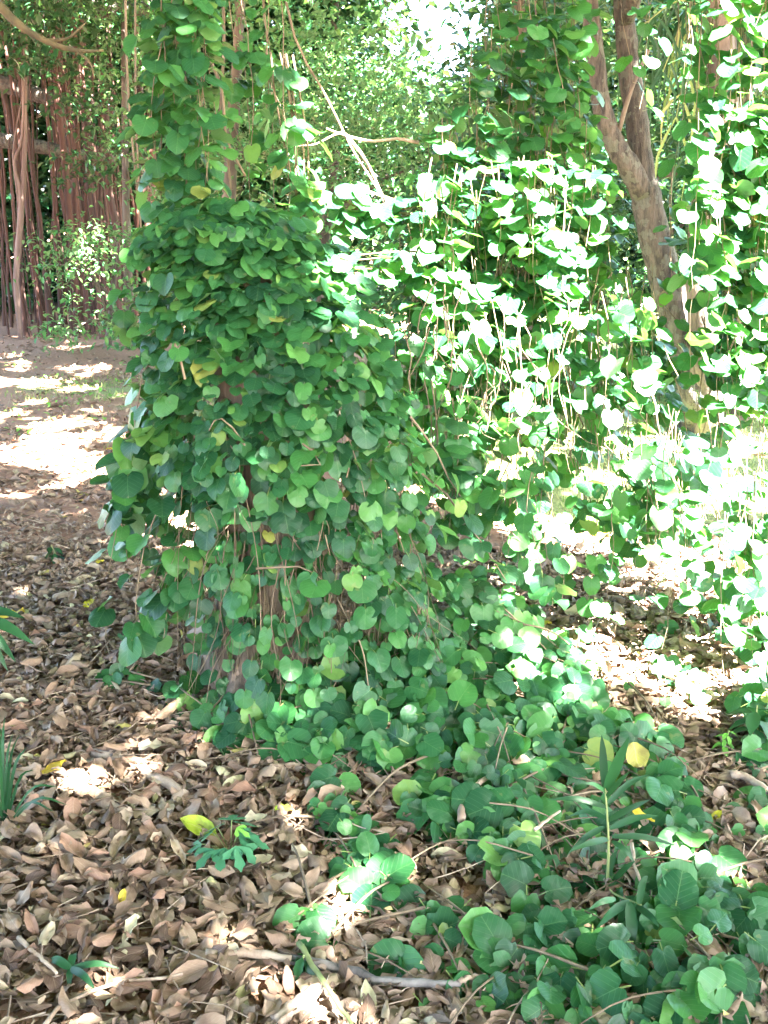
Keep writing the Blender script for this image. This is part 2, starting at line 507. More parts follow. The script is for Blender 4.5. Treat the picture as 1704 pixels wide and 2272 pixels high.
def blade(g, path, width, rnd=0.0, fold=0.25, n=7, up=(0, 0, 1)):
    """a long narrow leaf along a path, V-folded"""
    p = spline(path, n)
    t = np.gradient(p, axis=0); t /= np.linalg.norm(t, axis=1)[:, None]
    s = np.cross(t, np.array(up, float)); s /= np.linalg.norm(s, axis=1)[:, None] + 1e-9
    nn = np.cross(s, t)
    w = width * 0.5 * (np.sin(np.pi * (np.linspace(0.06, 1, n)) ** 0.7) ** 0.8 + 0.02)
    V = np.concatenate([np.stack([p[i] - s[i] * w[i] + nn[i] * w[i] * fold, p[i], p[i] + s[i] * w[i] + nn[i] * w[i] * fold]) for i in range(n)])
    f = []
    for i in range(n - 1):
        a = 3 * i
        f += [(a, a + 1, a + 4, a + 3), (a + 1, a + 2, a + 5, a + 4)]
    uv = np.tile([[-0.5, 0], [0, 0], [0.5, 0]], (n, 1)).astype(float); uv[:, 1] = np.repeat(np.linspace(0, 1, n), 3)
    g.add(V, f, uv, rnd)

VT = [vine_leaf_tpl(np.random.default_rng(100 + i)) for i in range(16)]
DT = [dry_leaf_tpl(np.random.default_rng(200 + i)) for i in range(16)]
DTM = [dry_leaf_tpl(np.random.default_rng(400 + i), 3, 4) for i in range(16)]
DTS = [dry_leaf_tpl(np.random.default_rng(300 + i), 2, 3) for i in range(8)]
ST = small_tpl()
CT = (np.array([(0, 0, 0), (0.33, 0.5, 0.06), (0, 1.05, -0.12), (-0.33, 0.5, 0.06)]), np.array([(0, 1, 2), (0, 2, 3)]), np.array([(0, 0), (0.3, 0.5), (0, 1), (-0.3, 0.5)], float))

def tpl_mesh(name, tpl, mat):
    g = G(); g.add(*tpl)
    return g.mesh(name, mat)
VM = [tpl_mesh('leaf', t, M_VINE) for t in VT]
DM = [[tpl_mesh('fallen_leaf', t, m) for t in DT] for m in M_TONE]

# ------------------------------------------------------------------ gaps cut in the unseen leaf roof to place the sun patches
BEAMS = []      # (point, radius)
def beam(px, py, Y, r): BEAMS.append((at(px, py, Y), r))
def gbeam(px, py, r): BEAMS.append((ground(px, py), r))
# the sunlit curtain of vines on the right
for (x, y, Y, r) in [(960, 400, 4.0, .22), (1060, 430, 4.1, .28), (1180, 420, 4.1, .26), (1280, 470, 4.1, .22), (1000, 560, 4.0, .28), (1130, 560, 4.1, .3), (1260, 580, 4.1, .28), (1380, 600, 4.1, .26),
                     (900, 640, 3.9, .2), (1010, 700, 4.0, .26), (1150, 720, 4.0, .3), (1290, 740, 4.0, .3), (1420, 700, 4.0, .3), (820, 470, 4.0, .16), (760, 440, 4.0, .16), (740, 590, 3.8, .14),
                     (1530, 150, 3.9, .3), (1640, 80, 3.9, .34), (1560, 330, 3.9, .32), (1660, 330, 3.9, .34), (1500, 520, 3.9, .28), (1620, 560, 3.9, .34), (1540, 740, 3.9, .34), (1760, 60, 3.8, .35), (1760, 350, 3.8, .35), (1760, 650, 3.8, .35), (1760, 900, 3.8, .35), (1560, 20, 3.8, .3), (1680, -80, 3.8, .35), (1600, 200, 3.7, .3), (1520, 420, 3.8, .3), (1620, 450, 3.7, .3), (1660, 760, 3.9, .34),
                     (1460, 880, 3.9, .3), (1600, 930, 3.9, .3), (1300, 880, 3.9, .25), (1150, 880, 3.9, .2), (1000, 860, 3.9, .16), (1480, 380, 3.9, .2), (1250, 1000, 3.9, .2), (1400, 1020, 3.9, .2),
                     (660, 450, 3.6, .10), (690, 700, 3.1, .09), (735, 770, 3.05, .06), (740, 300, 4.2, .14), (800, 380, 4.2, .12), (700, 540, 3.6, .07), (860, 920, 3.2, .06), (1110, 180, 4.1, .06),
                     (1300, 40, 4.2, .10), (1400, 180, 7.2, .08), (1440, 430, 7.2, .09), (1550, 850, 7.2, .10)]:
    beam(x, y, Y, r)
for (x, y, r) in [(60, 1010, .30), (150, 1030, .26), (230, 1060, .18), (30, 1060, .26), (120, 975, .22), (-80, 1020, .4), (60, 850, .2), (160, 862, .15), (-40, 845, .25), (20, 790, .12), (150, 770, .2), (250, 960, .12), (300, 1130, .12), (480, 1010, .1),
                  (540, 1190, .1), (350, 1650, .06), (370, 1690, .05), (150, 1735, .05), (160, 1705, .03), (760, 1950, .05), (690, 1985, .045), (740, 2040, .03), (620, 2110, .03), (590, 2190, .03), (640, 2215, .04), (520, 2230, .03), (560, 2130, .03),
                  (1000, 1150, .16), (960, 1200, .12), (1050, 1190, .1), (1100, 1280, .09), (1010, 1250, .06), (1230, 1270, .08), (1300, 1400, .12), (1360, 1440, .1), (1420, 1480, .1), (1500, 1520, .1), (1480, 1420, .08), (1570, 1600, .05), (1340, 1500, .07), (1260, 1370, .06), (1330, 1380, .16), (1420, 1450, .18), (1500, 1490, .16), (1300, 1330, .1), (1240, 1300, .1), (1480, 1560, .1), (1390, 1530, .1), (960, 1140, .12), (1040, 1120, .14), (1600, 1440, .06),
                  (1140, 2080, .035), (1150, 2120, .025), (1680, 2000, .05), (1650, 1760, .06), (1690, 1830, .04), (860, 2150, .03), (60, 1850, .04), (90, 2210, .03), (740, 2270, .03), (400, 1560, .03),
                  (1000, 980, .22), (1100, 958, .3), (1230, 975, .25), (1330, 955, .3), (1430, 985, .22), (1520, 960, .3), (1630, 990, .25), (1180, 1000, .15), (1380, 1010, .18), (1100, 1040, .25), (1300, 1060, .2), (1550, 1060, .25), (1640, 1100, .2), (1560, 1210, .14), (1680, 1230, .12),
                  (730, 1800, .02), (800, 1900, .02), (440, 1180, .05), (1200, 1180, .08)]:
    gbeam(x, y, r)
rb_ = np.random.default_rng(5)
for k in range(34): gbeam(rb_.uniform(-20, 260), rb_.uniform(735, 950), rb_.uniform(0.05, 0.13))
for k in range(46): gbeam(rb_.uniform(900, 1700), rb_.uniform(1130, 1560), rb_.uniform(0.03, 0.08))
for k in range(5): gbeam(rb_.normal(600, 150), rb_.uniform(2060, 2260), rb_.uniform(0.0, 0.02))
for k in range(16): gbeam(rb_.uniform(0, 620), rb_.uniform(1560, 2260), rb_.uniform(-0.008, 0.008))
BP = np.array([b[0] for b in BEAMS]); BR = np.array([b[1] * 1.5 + 0.12 if b[1] > 0.15 and b[0][1] < 6 and b[0][2] > 0.3 else b[1] * 1.2 + 0.06 if b[1] > 0.11 else b[1] * 0.9 + 0.03 for b in BEAMS])

SHADED = [at(x, y, 4.5) for x, y in ((-40, -40), (20, 35), (70, 75), (120, 95), (170, 110), (225, 112))] + [at(x, y, 4.15) for x, y in ((1090, 0), (1190, 0), (1280, 20), (1080, 100), (1180, 100), (1270, 120), (1050, 190), (1150, 200), (1240, 220))]  # roof leaves stay over these points to keep them in shade

def shut(p):
    """True for points that do not block one of the sun's gaps"""
    p = np.asarray(p)
    ok = np.ones(len(p), bool)
    jit = 1.0 + 0.45 * (vnoise(p, 5.0) - 0.5) * 2
    for b, r in zip(BP, BR):
        q = p - b
        s = q @ SUN
        d = np.linalg.norm(q - s[:, None] * SUN, axis=1)
        ok &= ~((s > 0.8) & (d < r * jit))
    for b in SHADED:
        q = p - b
        s = q @ SUN
        ok |= np.linalg.norm(q - s[:, None] * SUN, axis=1) < 0.22
    return ok

# ------------------------------------------------------------------ ground
def axis(lo, hi, fine, far):
    core = np.arange(lo, hi + 1e-6, fine)
    ext = []
    s = fine
    x = hi
    while x < far:
        s *= 1.3; x += s; ext.append(x)
    ext2 = []
    s = fine; x = lo
    while x > -far:
        s *= 1.3; x -= s; ext2.append(x)
    return np.concatenate([ext2[::-1], core, ext])
gx = axis(-5.5, 6.0, 0.085, 600); gy = axis(0.5, 13.0, 0.085, 600)
X, Yg = np.meshgrid(gx, gy)
Z = gh(X, Yg) + 0.012 * (vnoise(np.stack([X, Yg, X * 0], -1), 4.0) - 0.5)
def lawn_mask(x, y):
    right = np.clip((x - 0.2 - (y - 7.0) * 0.05) * 1.4, 0, 1) * np.clip((y - 4.75 - 0.06 * (x - 2)) * 2.2, 0, 1)
    left = 0.55 * np.exp(-((x + 2.7) ** 2 / 1.6 + (y - 9.6) ** 2 / 0.9)) + 0.5 * np.exp(-((x + 1.6) ** 2 / 0.5 + (y - 8.6) ** 2 / 2.5))
    back = 0.3 * np.clip((y - 7) * 0.5, 0, 1) * (x > -0.5)
    return np.maximum(np.maximum(right, left), back)
g = G()
ny, nx = X.shape
i = np.arange(ny - 1)[:, None] * nx; j = np.arange(nx - 1)[None]
F = np.stack([i + j, i + j + 1, i + nx + j + 1, i + nx + j], -1).reshape(-1, 4)
g.add(np.stack([X, Yg, Z], -1).reshape(-1, 3), F)
me = g.mesh('ground', M_GROUND)
a = me.attributes.new('lawn', 'FLOAT', 'POINT')
a.data.foreach_set('value', lawn_mask(X, Yg).astype(np.float32).ravel())
link('ground', me, None, None, 'structure')

# short lawn grass
rg = np.random.default_rng(11)
n = 70000
x = rg.uniform(-3.5, 5.5, n); y = rg.uniform(4.4, 11.5, n)
keep = rg.random(n) < lawn_mask(x, y) * np.clip(1.6 * vnoise(np.stack([x, y, x * 0], 1), 1.6) - 0.1, 0, 1)
x, y = x[keep], y[keep]; n = len(x)
gt = (np.array([(-0.08, 0, 0), (0.08, 0, 0), (0.0, 0.55, 0.75)]), np.array([(0, 1, 2)]), np.zeros((3, 2)))
Mx = frames(np.stack([x, y, gh(x, y)], 1), rg.uniform(0, 6.28, n), rg.normal(0, 0.3, n), rg.uniform(0.025, 0.07, n))
g = G(); g.inst(gt, Mx, rg.random(n))
link('grass', g.mesh('grass', M_GRASS), None, None, 'stuff')

# small weeds dotted over the bare path
n = 900
x = rg.uniform(-4.6, -1.2, n); y = rg.uniform(6.8, 12.0, n)
keep = vnoise(np.stack([x, y, x * 0], 1), 1.8) > 0.52
x, y = x[keep], y[keep]; n = len(x)
g = G(); g.inst(small_tpl(0.6), frames(np.stack([x, y, gh(x, y) + 0.02], 1), rg.uniform(0, 6.28, n), rg.normal(-0.2, 0.4, n), rg.uniform(0.03, 0.07, n)), rg.random(n))
link('path_weeds', g.mesh('path_weeds', M_FRESH), None, None, 'stuff')

# ------------------------------------------------------------------ leaf litter
rl = np.random.default_rng(21)
def litter_points(n, y0, y1, power):
    y = y0 + (y1 - y0) * rl.random(n) ** power
    hw = 0.42 * y + 0.35
    x = rl.uniform(-1, 1, n) * hw
    return x, y
x1, y1 = litter_points(25000, 1.35, 4.6, 0.72)
x2, y2 = litter_points(15500, 4.2, 12.0, 0.85)
lm = lawn_mask(x2, y2)
far_ok = rl.random(len(x2)) < np.clip(1.15 - lm * 1.6, 0.02, 1) * np.clip((9.2 - y2) / 2.6, 0.22, 1) * np.clip(0.25 + 1.5 * vnoise(np.stack([x2, y2, x2 * 0], 1), 1.3), 0, 1)
x2, y2 = x2[far_ok], y2[far_ok]
# litter on the far path under the roots and out to both sides of the view
n3 = 4200
x3 = rl.uniform(-7.5, -0.8, n3); y3 = 8.0 + 7.0 * rl.random(n3)
k3 = rl.random(n3) < np.clip(1.7 * vnoise(np.stack([x3, y3, x3 * 0], 1), 1.1) - 0.35, 0.03, 1)
y4 = rl.uniform(0.6, 6.0, 7000); x4 = (0.42 * y4 + 0.35 + rl.uniform(0, 1.5, 7000)) * rl.choice([-1, 1], 7000)
k4 = rl.random(7000) > lawn_mask(x4, y4) * 1.4
x2 = np.concatenate([x2, x3[k3], x4[k4]]); y2 = np.concatenate([y2, y3[k3], y4[k4]])
def litter_frames(x, y, lo, hi, lift):
    n = len(x)
    z = gh(x, y) + rl.uniform(0.0, lift, n)
    size = rl.uniform(lo, hi, n) * (0.8 + 0.4 * rl.random(n))
    M = frames(np.stack([x, y, z], 1), rl.uniform(0, 6.283, n), rl.normal(0.0, 0.24, n), size, rl.normal(0, 0.27, n) + (rl.random(n) < 0.4) * math.pi)
    return M
M1 = litter_frames(x1, y1, 0.032, 0.090, 0.04)
M2 = litter_frames(x2, y2, 0.04, 0.09, 0.03)
px1, py1, d1 = project(M1[:, :, 3])
# the 300 leaves that show largest: nearest ones in the frame, upper layer first
inframe = (px1 > 15) & (px1 < 1690) & (py1 < 2255)
score = np.where(inframe, (1.0 / d1) * np.linalg.norm(M1[:, :, 0], axis=1) * (0.5 + (M1[:, 2, 3] - gh(x1, y1)) / 0.035), -1)
# stay out of the dense creeper when choosing
def creeper_zone(px, py):
    return (px > 640 + 0.2 * (2272 - py)) & (py > 1700) | (px > 450) & (py > 1450) & (py < 1760)
score = np.where(creeper_zone(px1, py1), score * 0.35, score)
order = np.argsort(-score)
picked, cell = [], {}
for k in order:
    c = (int(px1[k] // 42), int(py1[k] // 34))
    if cell.get(c, 0) >= 1: continue
    cell[c] = 1; picked.append(k)
    if len(picked) == 300: break
picked = np.array(picked)
rest = np.ones(len(x1), bool); rest[picked] = False
M1[picked, 2, 3] += 0.012

LAND = [('the pale curved branch', 300, 1715), ('the small lobed seedling', 514, 1887), ('the charred stick', 560, 2115), ('the bark piece at the bottom edge', 660, 2225), ('the grass tuft', 60, 1800),
        ('the bladed sprout near the bottom corner', 165, 2150), ('the long thin bottom twig', 260, 2190), ('the broken bark chunk', 240, 1780), ('the lime green fallen leaf', 437, 1830), ('the straight pale straw', 210, 1905),
        ('the narrow-leaved palm seedling', 1345, 1960), ('the stump foot', 430, 1520), ('the creeper leaf trail', 760, 1900), ('the yellow fallen leaf', 121, 1680), ('the cream folded leaf', 290, 2064),
        ('the right edge of the litter', 1640, 1850), ('the leaning tan shoot', 720, 2180), ('the charcoal end of the stick', 960, 2160), ('the lone creeper sprig', 285, 1530), ('the palm sapling blades', 60, 1450)]
DT_KIND = []
for v, f, uv in DT:
    h = v[:, 2].max() - v[:, 2].min()
    DT_KIND.append('flat' if h < 0.22 else 'cupped' if h < 0.36 else 'curled')
tw = np.array([t[1] for t in TONES]); tw /= tw.sum()
named = {}
for k in picked:
    ti = int(rl.integers(len(DT))); tn = int(rl.choice(len(TONES), p=tw))
    o = link('fallen_leaf', DM[tn][ti])
    o.matrix_world = mat4(M1[k])
    dd = [math.hypot(px1[k] - a, (py1[k] - b) * 1.2) for _, a, b in LAND]
    w_ = int(np.argmin(dd)); land, a, b = LAND[w_]
    dx, dy = px1[k] - a, py1[k] - b
    side = ('right of' if dx > 0 else 'left of') if abs(dx) > 1.3 * abs(dy) else ('in front of' if dy > 0 else 'behind')
    named.setdefault((DT_KIND[ti], TONES[tn][0], side, land), []).append((dd[w_], o))
    o['category'] = 'leaf'
    o['group'] = 'dry brown leaves of the foreground litter'
ORD = ['', 'second ', 'third ', 'fourth ', 'fifth ', 'sixth ', 'seventh ', 'eighth ']
for (kind_, tone, side, land), rows in named.items():
    for n_, (_, o) in enumerate(sorted(rows, key=lambda q: q[0])):
        o['label'] = f"{kind_} {tone} dry leaf {side} {land}" if len(rows) == 1 else f"{ORD[n_]}nearest {kind_} {tone} leaf {side} {land}"
g = G()
idx = np.where(rest)[0]
ty = rl.integers(len(DTM), size=len(idx))
for t in range(len(DTM)):
    s = idx[ty == t]; g.inst(DTM[t], M1[s], rl.random(len(s)))
ty = rl.integers(len(DTS), size=len(M2))
for t in range(len(DTS)):
    s = np.where(ty == t)[0]; g.inst(DTS[t], M2[s], rl.random(len(s)))
n = 11000                                                        # crushed fragments and crumbs between the leaves
y5 = 1.4 + 3.6 * rl.random(n) ** 0.7; x5 = rl.uniform(-1, 1, n) * (0.42 * y5 + 0.3)
M5 = frames(np.stack([x5, y5, gh(x5, y5) + rl.uniform(0.012, 0.05, n)], 1), rl.uniform(0, 6.283, n), rl.normal(0, 0.35, n), rl.uniform(0.008, 0.034, n), rl.normal(0, 0.4, n), rl.uniform(0.6, 1.8, n))
ty = rl.integers(len(DTS), size=n)
for t in range(len(DTS)):
    s = np.where(ty == t)[0]; g.inst(DTS[t], M5[s], rl.random(len(s)) * 0.75)
link('leaf_litter', g.mesh('leaf_litter', M_DRY), None, None, 'stuff')

# scattered bits of twig and crumbs in the litter
g = G()
for k in range(1000):
    yy = rl.uniform(1.5, 5.0); xx = rl.uniform(-1, 1) * (0.42 * yy + 0.1)
    a = rl.uniform(0, 6.28); L = rl.uniform(0.04, 0.20)
    p0 = np.array([xx, yy, gh(xx, yy) + rl.uniform(0.015, 0.045)])
    d = np.array([math.cos(a), math.sin(a), rl.normal(0, 0.12)])
    b = np.array([-d[1], d[0], 0]) * rl.normal(0, 0.1) * L
    g.tube(spline([p0, p0 + d * L * 0.5 + b, p0 + d * L], 4), [0.0022, 0.002, 0.0017, 0.0012], 4, rl.random(), False)
link('twig_litter', g.mesh('twig_litter', M_STICK), None, None, 'stuff')

# ------------------------------------------------------------------ vines
RV = np.random.default_rng(31)
class Vine:
    """one climbing or hanging plant: leaf frames and stems, then 300 separate leaves and the rest as one part"""
    def __init__(s, seed): s.M = []; s.r = np.random.default_rng(seed); s.stems = []
    def leaves(s, pos, az, tilt, size, roll=None):
        n = len(pos)
        if n == 0: return
        s.M.append(frames(np.asarray(pos), np.asarray(az), np.asarray(tilt), np.asarray(size), s.r.normal(0, 0.22, n) if roll is None else roll, s.r.uniform(0.88, 1.15, n)))
    def strand(s, pts, step, size, az0=-math.pi / 2, azs=1.0, tilt=(0.5, 0.3), spread=0.035, rad=0.0028, leafy=1.0, n=None):
        pts = np.asarray(pts, float)
        L = np.linalg.norm(np.diff(pts, axis=0), axis=1).sum()
        p = spline(pts, max(5, int(L / 0.07)))
        u = np.linspace(0, 1, len(p))[:, None] * L
        p = p + np.sin(u * s.r.uniform(4, 11, (1, 3)) + s.r.uniform(0, 6.3, (1, 3))) * s.r.uniform(0.004, 0.024, (1, 3)) * [1, 1, 0.2]
        p[1:-1] += s.r.normal(0, 0.004, (len(p) - 2, 3))
        s.stems.append((p, rad))
        m = int(L / step * leafy)
        if m < 1: return
        k = np.sort(s.r.random(m)) * (len(p) - 1.001)
        i = k.astype(int); q = p[i] + (p[i + 1] - p[i]) * (k - i)[:, None]
        az = az0 + s.r.normal(0, azs, m)
        off = spread * (0.4 + s.r.random(m))
        q = q + np.stack([np.cos(az) * off, np.sin(az) * off, s.r.normal(0, 0.01, m)], 1)
        s.leaves(q, az, s.r.normal(tilt[0], tilt[1], m), s.r.uniform(0.7, 1.2, m) * size)
    def build(s, name, label, cat, loc, group=None, rnd_hi=1.0, stem_mat=None, nmax=300, thick=0.0):
        M = np.concatenate(s.M)
        root = thing(name, label, cat, loc, group)
        px, py, d = project(M[:, :, 3] + M[:, :, 1] * 0.4)
        inside = (px > -20) & (px < 1724) & (py > -20) & (py < 2292)
        order = np.argsort(d)
        cell, front = {}, []
        for k in order:
            if not inside[k]: continue
            c = (int(px[k] // 24), int(py[k] // 22))
            if c in cell: continue
            cell[c] = 1; front.append(k)
        front = np.array(front)
        sz = np.linalg.norm(M[front][:, :, 1], axis=1) / d[front]
        front = front[np.argsort(-sz)][:nmax]
        rest = np.ones(len(M), bool); rest[front] = False
        lo = np.array(loc)
        for k in front:
            o = bpy.data.objects.new('leaf', VM[int(s.r.integers(len(VM)))])
            COL.objects.link(o); o.parent = root
            m = M[k].copy(); m[:, 3] -= lo
            o.matrix_basis = mat4(m)
        idx = np.where(rest)[0]
        if len(idx):
            g = G(); ty = s.r.integers(len(VT), size=len(idx))
            for t in range(len(VT)):
                q = idx[ty == t]; g.inst(VT[t], M[q], s.r.random(len(q)))
            part('leaves', g, M_VINE, root, 'stuff')
        # the thicker stems singly, the thin ones as one part
        st = sorted(s.stems, key=lambda t: -t[1] * len(t[0]))
        for p, r_ in st[:24]:
            g = G(); g.tube(p, np.linspace(r_ * 1.3, r_ * 0.6, len(p)), 5, 0, True)
            part('stem', g, stem_mat or M_STEM, root)
        if len(st) > 24:
            g = G()
            for p, r_ in st[24:]:
                g.tube(p, np.linspace(r_ * 1.2, r_ * 0.5, len(p)), 4, s.r.random(), False)
            part('thin_stems', g, stem_mat or M_STEM, root, 'stuff')
        return root

S27 = 1704 / 1659.0           # readings taken on a 1659 px wide view
SY = 3.08
AX = np.array([at(575, 1000, SY)[0], SY])

# --- dead stump
g = G()
zz = np.linspace(-0.08, 1.36, 22)
rs = np.interp(zz, [-0.08, 0.05, 0.3, 1.0, 1.36], [0.25, 0.215, 0.185, 0.15, 0.12])
rr = np.random.default_rng(41)
pts = np.stack([AX[0] + 0.03 * np.sin(zz * 3), AX[1] + 0.02 * np.cos(zz * 2.4), zz + 0.05], 1)
g.tube(pts, rs, 18, 0, True, 0.05, rr)
stump = thing('dead_stump', 'broken dead tree stump buried under heart-leaved vines, bare wood at its foot', 'stump', (AX[0], AX[1], 0))
part('trunk', g, M_STUMP, stump)
for k, (az, L) in enumerate([(4.5, 0.15), (5.4, 0.3), (2.4, 0.3), (0.4, 0.3)]):
    g = G()
    d = np.array([math.cos(az), math.sin(az)])
    P = [[AX[0] + d[0] * t, AX[1] + d[1] * t, float(gh(AX[0] + d[0] * t, AX[1] + d[1] * t)) + h] for t, h in ((0.12, 0.22), (0.26, 0.09), (0.40, 0.035), (L + 0.12, -0.02))]
    g.tube(spline(P, 8), np.linspace(0.05, 0.015, 8), 8, 0, True, 0.05, rr)
    part('root', g, M_STUMP, stump)

# --- vine heaped over the stump: (row in the photo, left edge, right edge) at the stump's distance
PROF = np.array([(455, 420, 560), (480, 350, 605), (520, 338, 655), (600, 340, 730), (700, 335, 785), (800, 335, 830), (900, 340, 868), (1000, 355, 895), (1100, 378, 915), (1200, 402, 940), (1300, 410, 970), (1400, 415, 1005), (1500, 430, 1045), (1580, 455, 1080)]) * S27
def mound(py):
    xl = np.interp(py, PROF[:, 0], PROF[:, 1]); xr = np.interp(py, PROF[:, 0], PROF[:, 2])
    return xl, xr
v = Vine(51)
r = v.r
N = 3500
py = r.uniform(PROF[0, 0], PROF[-1, 0], N)
dens = np.interp(py / S27, [450, 600, 950, 1050, 1250, 1400, 1570], [1, 1, 1.0, 0.75, 0.58, 0.6, 0.85])
py = py[r.random(N) < dens]
N = len(py)
xl, xr = mound(py)
top = np.array([at(0, q, SY)[2] for q in py])
cxw = np.array([at((a + b) / 2, q, SY)[0] for a, b, q in zip(xl, xr, py)])
hw = (xr - xl) / 2 / FPX * SY * 1.02
th = r.uniform(-math.pi, math.pi, N)
th = np.where(np.sin(th) > 0.45, -th, th)                      # more on the side that is seen
lay = np.where(r.random(N) < 0.62, r.normal(1.0, 0.07, N), r.uniform(0.7, 0.95, N)) * (1 + 0.24 * (vnoise(np.stack([np.cos(th) * 2, np.sin(th) * 2, top * 3], 1), 1.6) - 0.5) * 2)
depth = hw * 0.80
pos = np.stack([cxw + np.cos(th) * hw * lay, AX[1] + np.sin(th) * depth * lay, top + r.normal(0, 0.015, N)], 1)
capmask = py < 640 * S27
az = th + r.normal(0, 0.6, N)
az = np.where(r.random(N) < 0.55, az * 0.55 + (-math.pi / 2) * 0.45, az)
tilt = np.interp(py / S27, [460, 700, 1000, 1500], [0.40, 0.55, 0.85, 0.95]) + r.normal(0, 0.30, N)
v.leaves(pos, az, tilt, 0.026 + 0.044 * r.random(N) ** 1.2)
# the cap
N2 = 260
ang = r.uniform(-math.pi, math.pi, N2); rad = np.sqrt(r.random(N2))
ct = at(485, 475, SY)
pos = np.stack([ct[0] + np.cos(ang) * rad * 0.26, AX[1] + np.sin(ang) * rad * 0.24, ct[2] + 0.03 - 0.13 * rad ** 2 + r.normal(0, 0.015, N2)], 1)
v.leaves(pos, ang * 0.6 - 1.57 * 0.4 + r.normal(0, 0.3, N2), 0.18 + 0.4 * rad + r.normal(0, 0.15, N2), r.uniform(0.034, 0.064, N2))
# stems hanging down the stump
for k in range(230):
    p0 = r.uniform(900, 1330) * S27
    xl0, xr0 = mound(p0)
    f = r.uniform(0.08, 0.95); t0 = -math.pi * (1 - f)
    hw0 = (xr0 - xl0) / 2 / FPX * SY
    rd = r.uniform(0.55, 0.98)
    c0 = at((xl0 + xr0) / 2, p0, SY)
    a = np.array([c0[0] + math.cos(t0) * hw0 * rd, AX[1] + math.sin(t0) * hw0 * 0.8 * rd, c0[2]])
    zb = max(0.02, a[2] - r.uniform(0.2, 0.75))
    b = np.array([a[0] + r.normal(0, 0.09), a[1] + r.normal(-0.03, 0.05), zb])
    u = np.linspace(0, 1, 14)[:, None]
    p = a * (1 - u) + b * u
    p[:, :2] += np.sin(u * r.uniform(3, 9) + r.uniform(0, 6, 2)) * r.uniform(0.005, 0.028, 2)
    v.stems.append((p, r.uniform(0.0008, 0.0022)))
# trailing sprays on the left of the stump
for k in range(10):
    x0 = r.uniform(255, 335) * S27; y0 = r.uniform(780, 1020) * S27; y1 = y0 + r.uniform(150, 330)
    Y = r.uniform(2.9, 3.25)
    v.strand([at(x0 + 60, y0 - 30, Y), at(x0 + 10, y0 + 40, Y), at(x0 + r.uniform(-50, 25), y1, Y)], 0.052, 0.078, -1.7, 1.1, (0.55, 0.35), 0.03, 0.0022)
for k in range(7):
    x0 = r.uniform(300, 420) * S27; y0 = r.uniform(1040, 1150) * S27; y1 = r.uniform(1250, 1420) * S27
    Y = r.uniform(2.85, 3.05)
    v.strand([at(x0 + 40, y0, Y), at(x0, (y0 + y1) / 2, Y), at(x0 - r.uniform(0, 60), y1, Y)], 0.07, 0.075, -1.6, 1.1, (0.65, 0.3), 0.03, 0.002)
# long runners that arc out of the heap
for a_ in [((420, 820), (395, 740), (365, 790)), ((520, 960), (470, 900), (440, 930)), ((660, 960), (700, 1000), (640, 1010)), ((900, 900), (960, 980), (1010, 1070)), ((560, 1230), (640, 1230), (700, 1260)), ((900, 1020), (1000, 1120), (1110, 1260))]:
    v.strand([at(x * S27, y * S27, 2.70 - 0.02 * i) for i, (x, y) in enumerate(a_)], 0.08, 0.06, -1.6, 1.2, (0.6, 0.4), 0.02, 0.003)
v.build('stump_vine', 'dense heart-leaved green vine heaped over the broken stump', 'vine', (AX[0], AX[1], 0.0))

# --- leafy vine rising above the stump (left column) and its sparser neighbour
v = Vine(52); r = v.r
for k in range(24):
    x0 = r.uniform(352, 440) * S27
    Y = r.uniform(3.1, 3.45)
    x1_ = x0 + r.uniform(-35, 35)
    v.strand([at(x0, -180, Y), at((x0 + x1_) / 2 + r.uniform(-15, 15), 150, Y), at(x1_, r.uniform(380, 500), Y)], 0.043, 0.058, -1.57, 0.9, (0.55, 0.3), 0.06, 0.0016, 1.0)
v.build('hanging_vine', 'tall narrow column of overlapping vine leaves rising straight above the stump', 'vine', tuple(at(400 * S27, 480, 3.5)), 'leafy vines hanging around the stump')
v = Vine(53); r = v.r
for k in range(7):
    x0 = r.uniform(505, 640) * S27
    Y = r.uniform(3.5, 3.9)
    v.strand([at(x0 - 20, -160, Y), at(x0 + r.uniform(-20, 20), 180, Y), at(x0 + r.uniform(-10, 30), r.uniform(330, 560), Y)], 0.07, 0.064, -1.57, 0.9, (0.55, 0.3), 0.04, 0.0018, 0.9)
for k in range(5):
    x0 = r.uniform(610, 670) * S27
    v.strand([at(x0 - 40, 120, 3.7), at(x0 + r.uniform(-10, 10), 400, 3.6), at(x0 + r.uniform(-10, 30), r.uniform(500, 610), 3.6)], 0.09, 0.072, -1.57, 0.9, (0.6, 0.35), 0.04, 0.003, 1.0)
v.build('hanging_vine', 'sparse dangling vine with scattered leaves just right of the leaf column', 'vine', tuple(at(600, 560, 3.7)), 'leafy vines hanging around the stump')

# --- bare lianas
def liana(pts_px, Y, rad, label, mat=M_STEM, n=14, group='bare hanging lianas'):
    g = G()
    P = [at(x * S27, y * S27, Y + dy) for x, y, dy in pts_px]
    p = spline(P, n)
    g.tube(p, np.linspace(rad, rad * 0.75, n), 6, 0, True, 0.06, np.random.default_rng(int(P[0][2] * 1000)))
    return solo('liana', g, mat, label, 'liana', group)
liana([(270, -60, 0), (275, 150, 0), (285, 300, 0), (300, 440, 0), (312, 600, 0)], 3.7, 0.0045, 'thin bare liana hanging on the outer left side of the leaf column')
liana([(292, -60, 0), (293, 200, 0), (297, 330, 0), (305, 470, 0)], 3.8, 0.004, 'thin bare liana hanging close beside the left edge of the leaf column')
liana([(455, 130, 0), (480, 200, 0), (490, 300, 0), (530, 380, 0)], 3.6, 0.006, 'twisting tan liana between the leaf column and the sparse vine')
liana([(478, -60, 0), (484, 60, 0), (480, 190, 0), (476, 260, 0), (495, 370, 0), (500, 470, 0)], 3.75, 0.006, 'straight brown liana between the leaf column and the sparse vine')
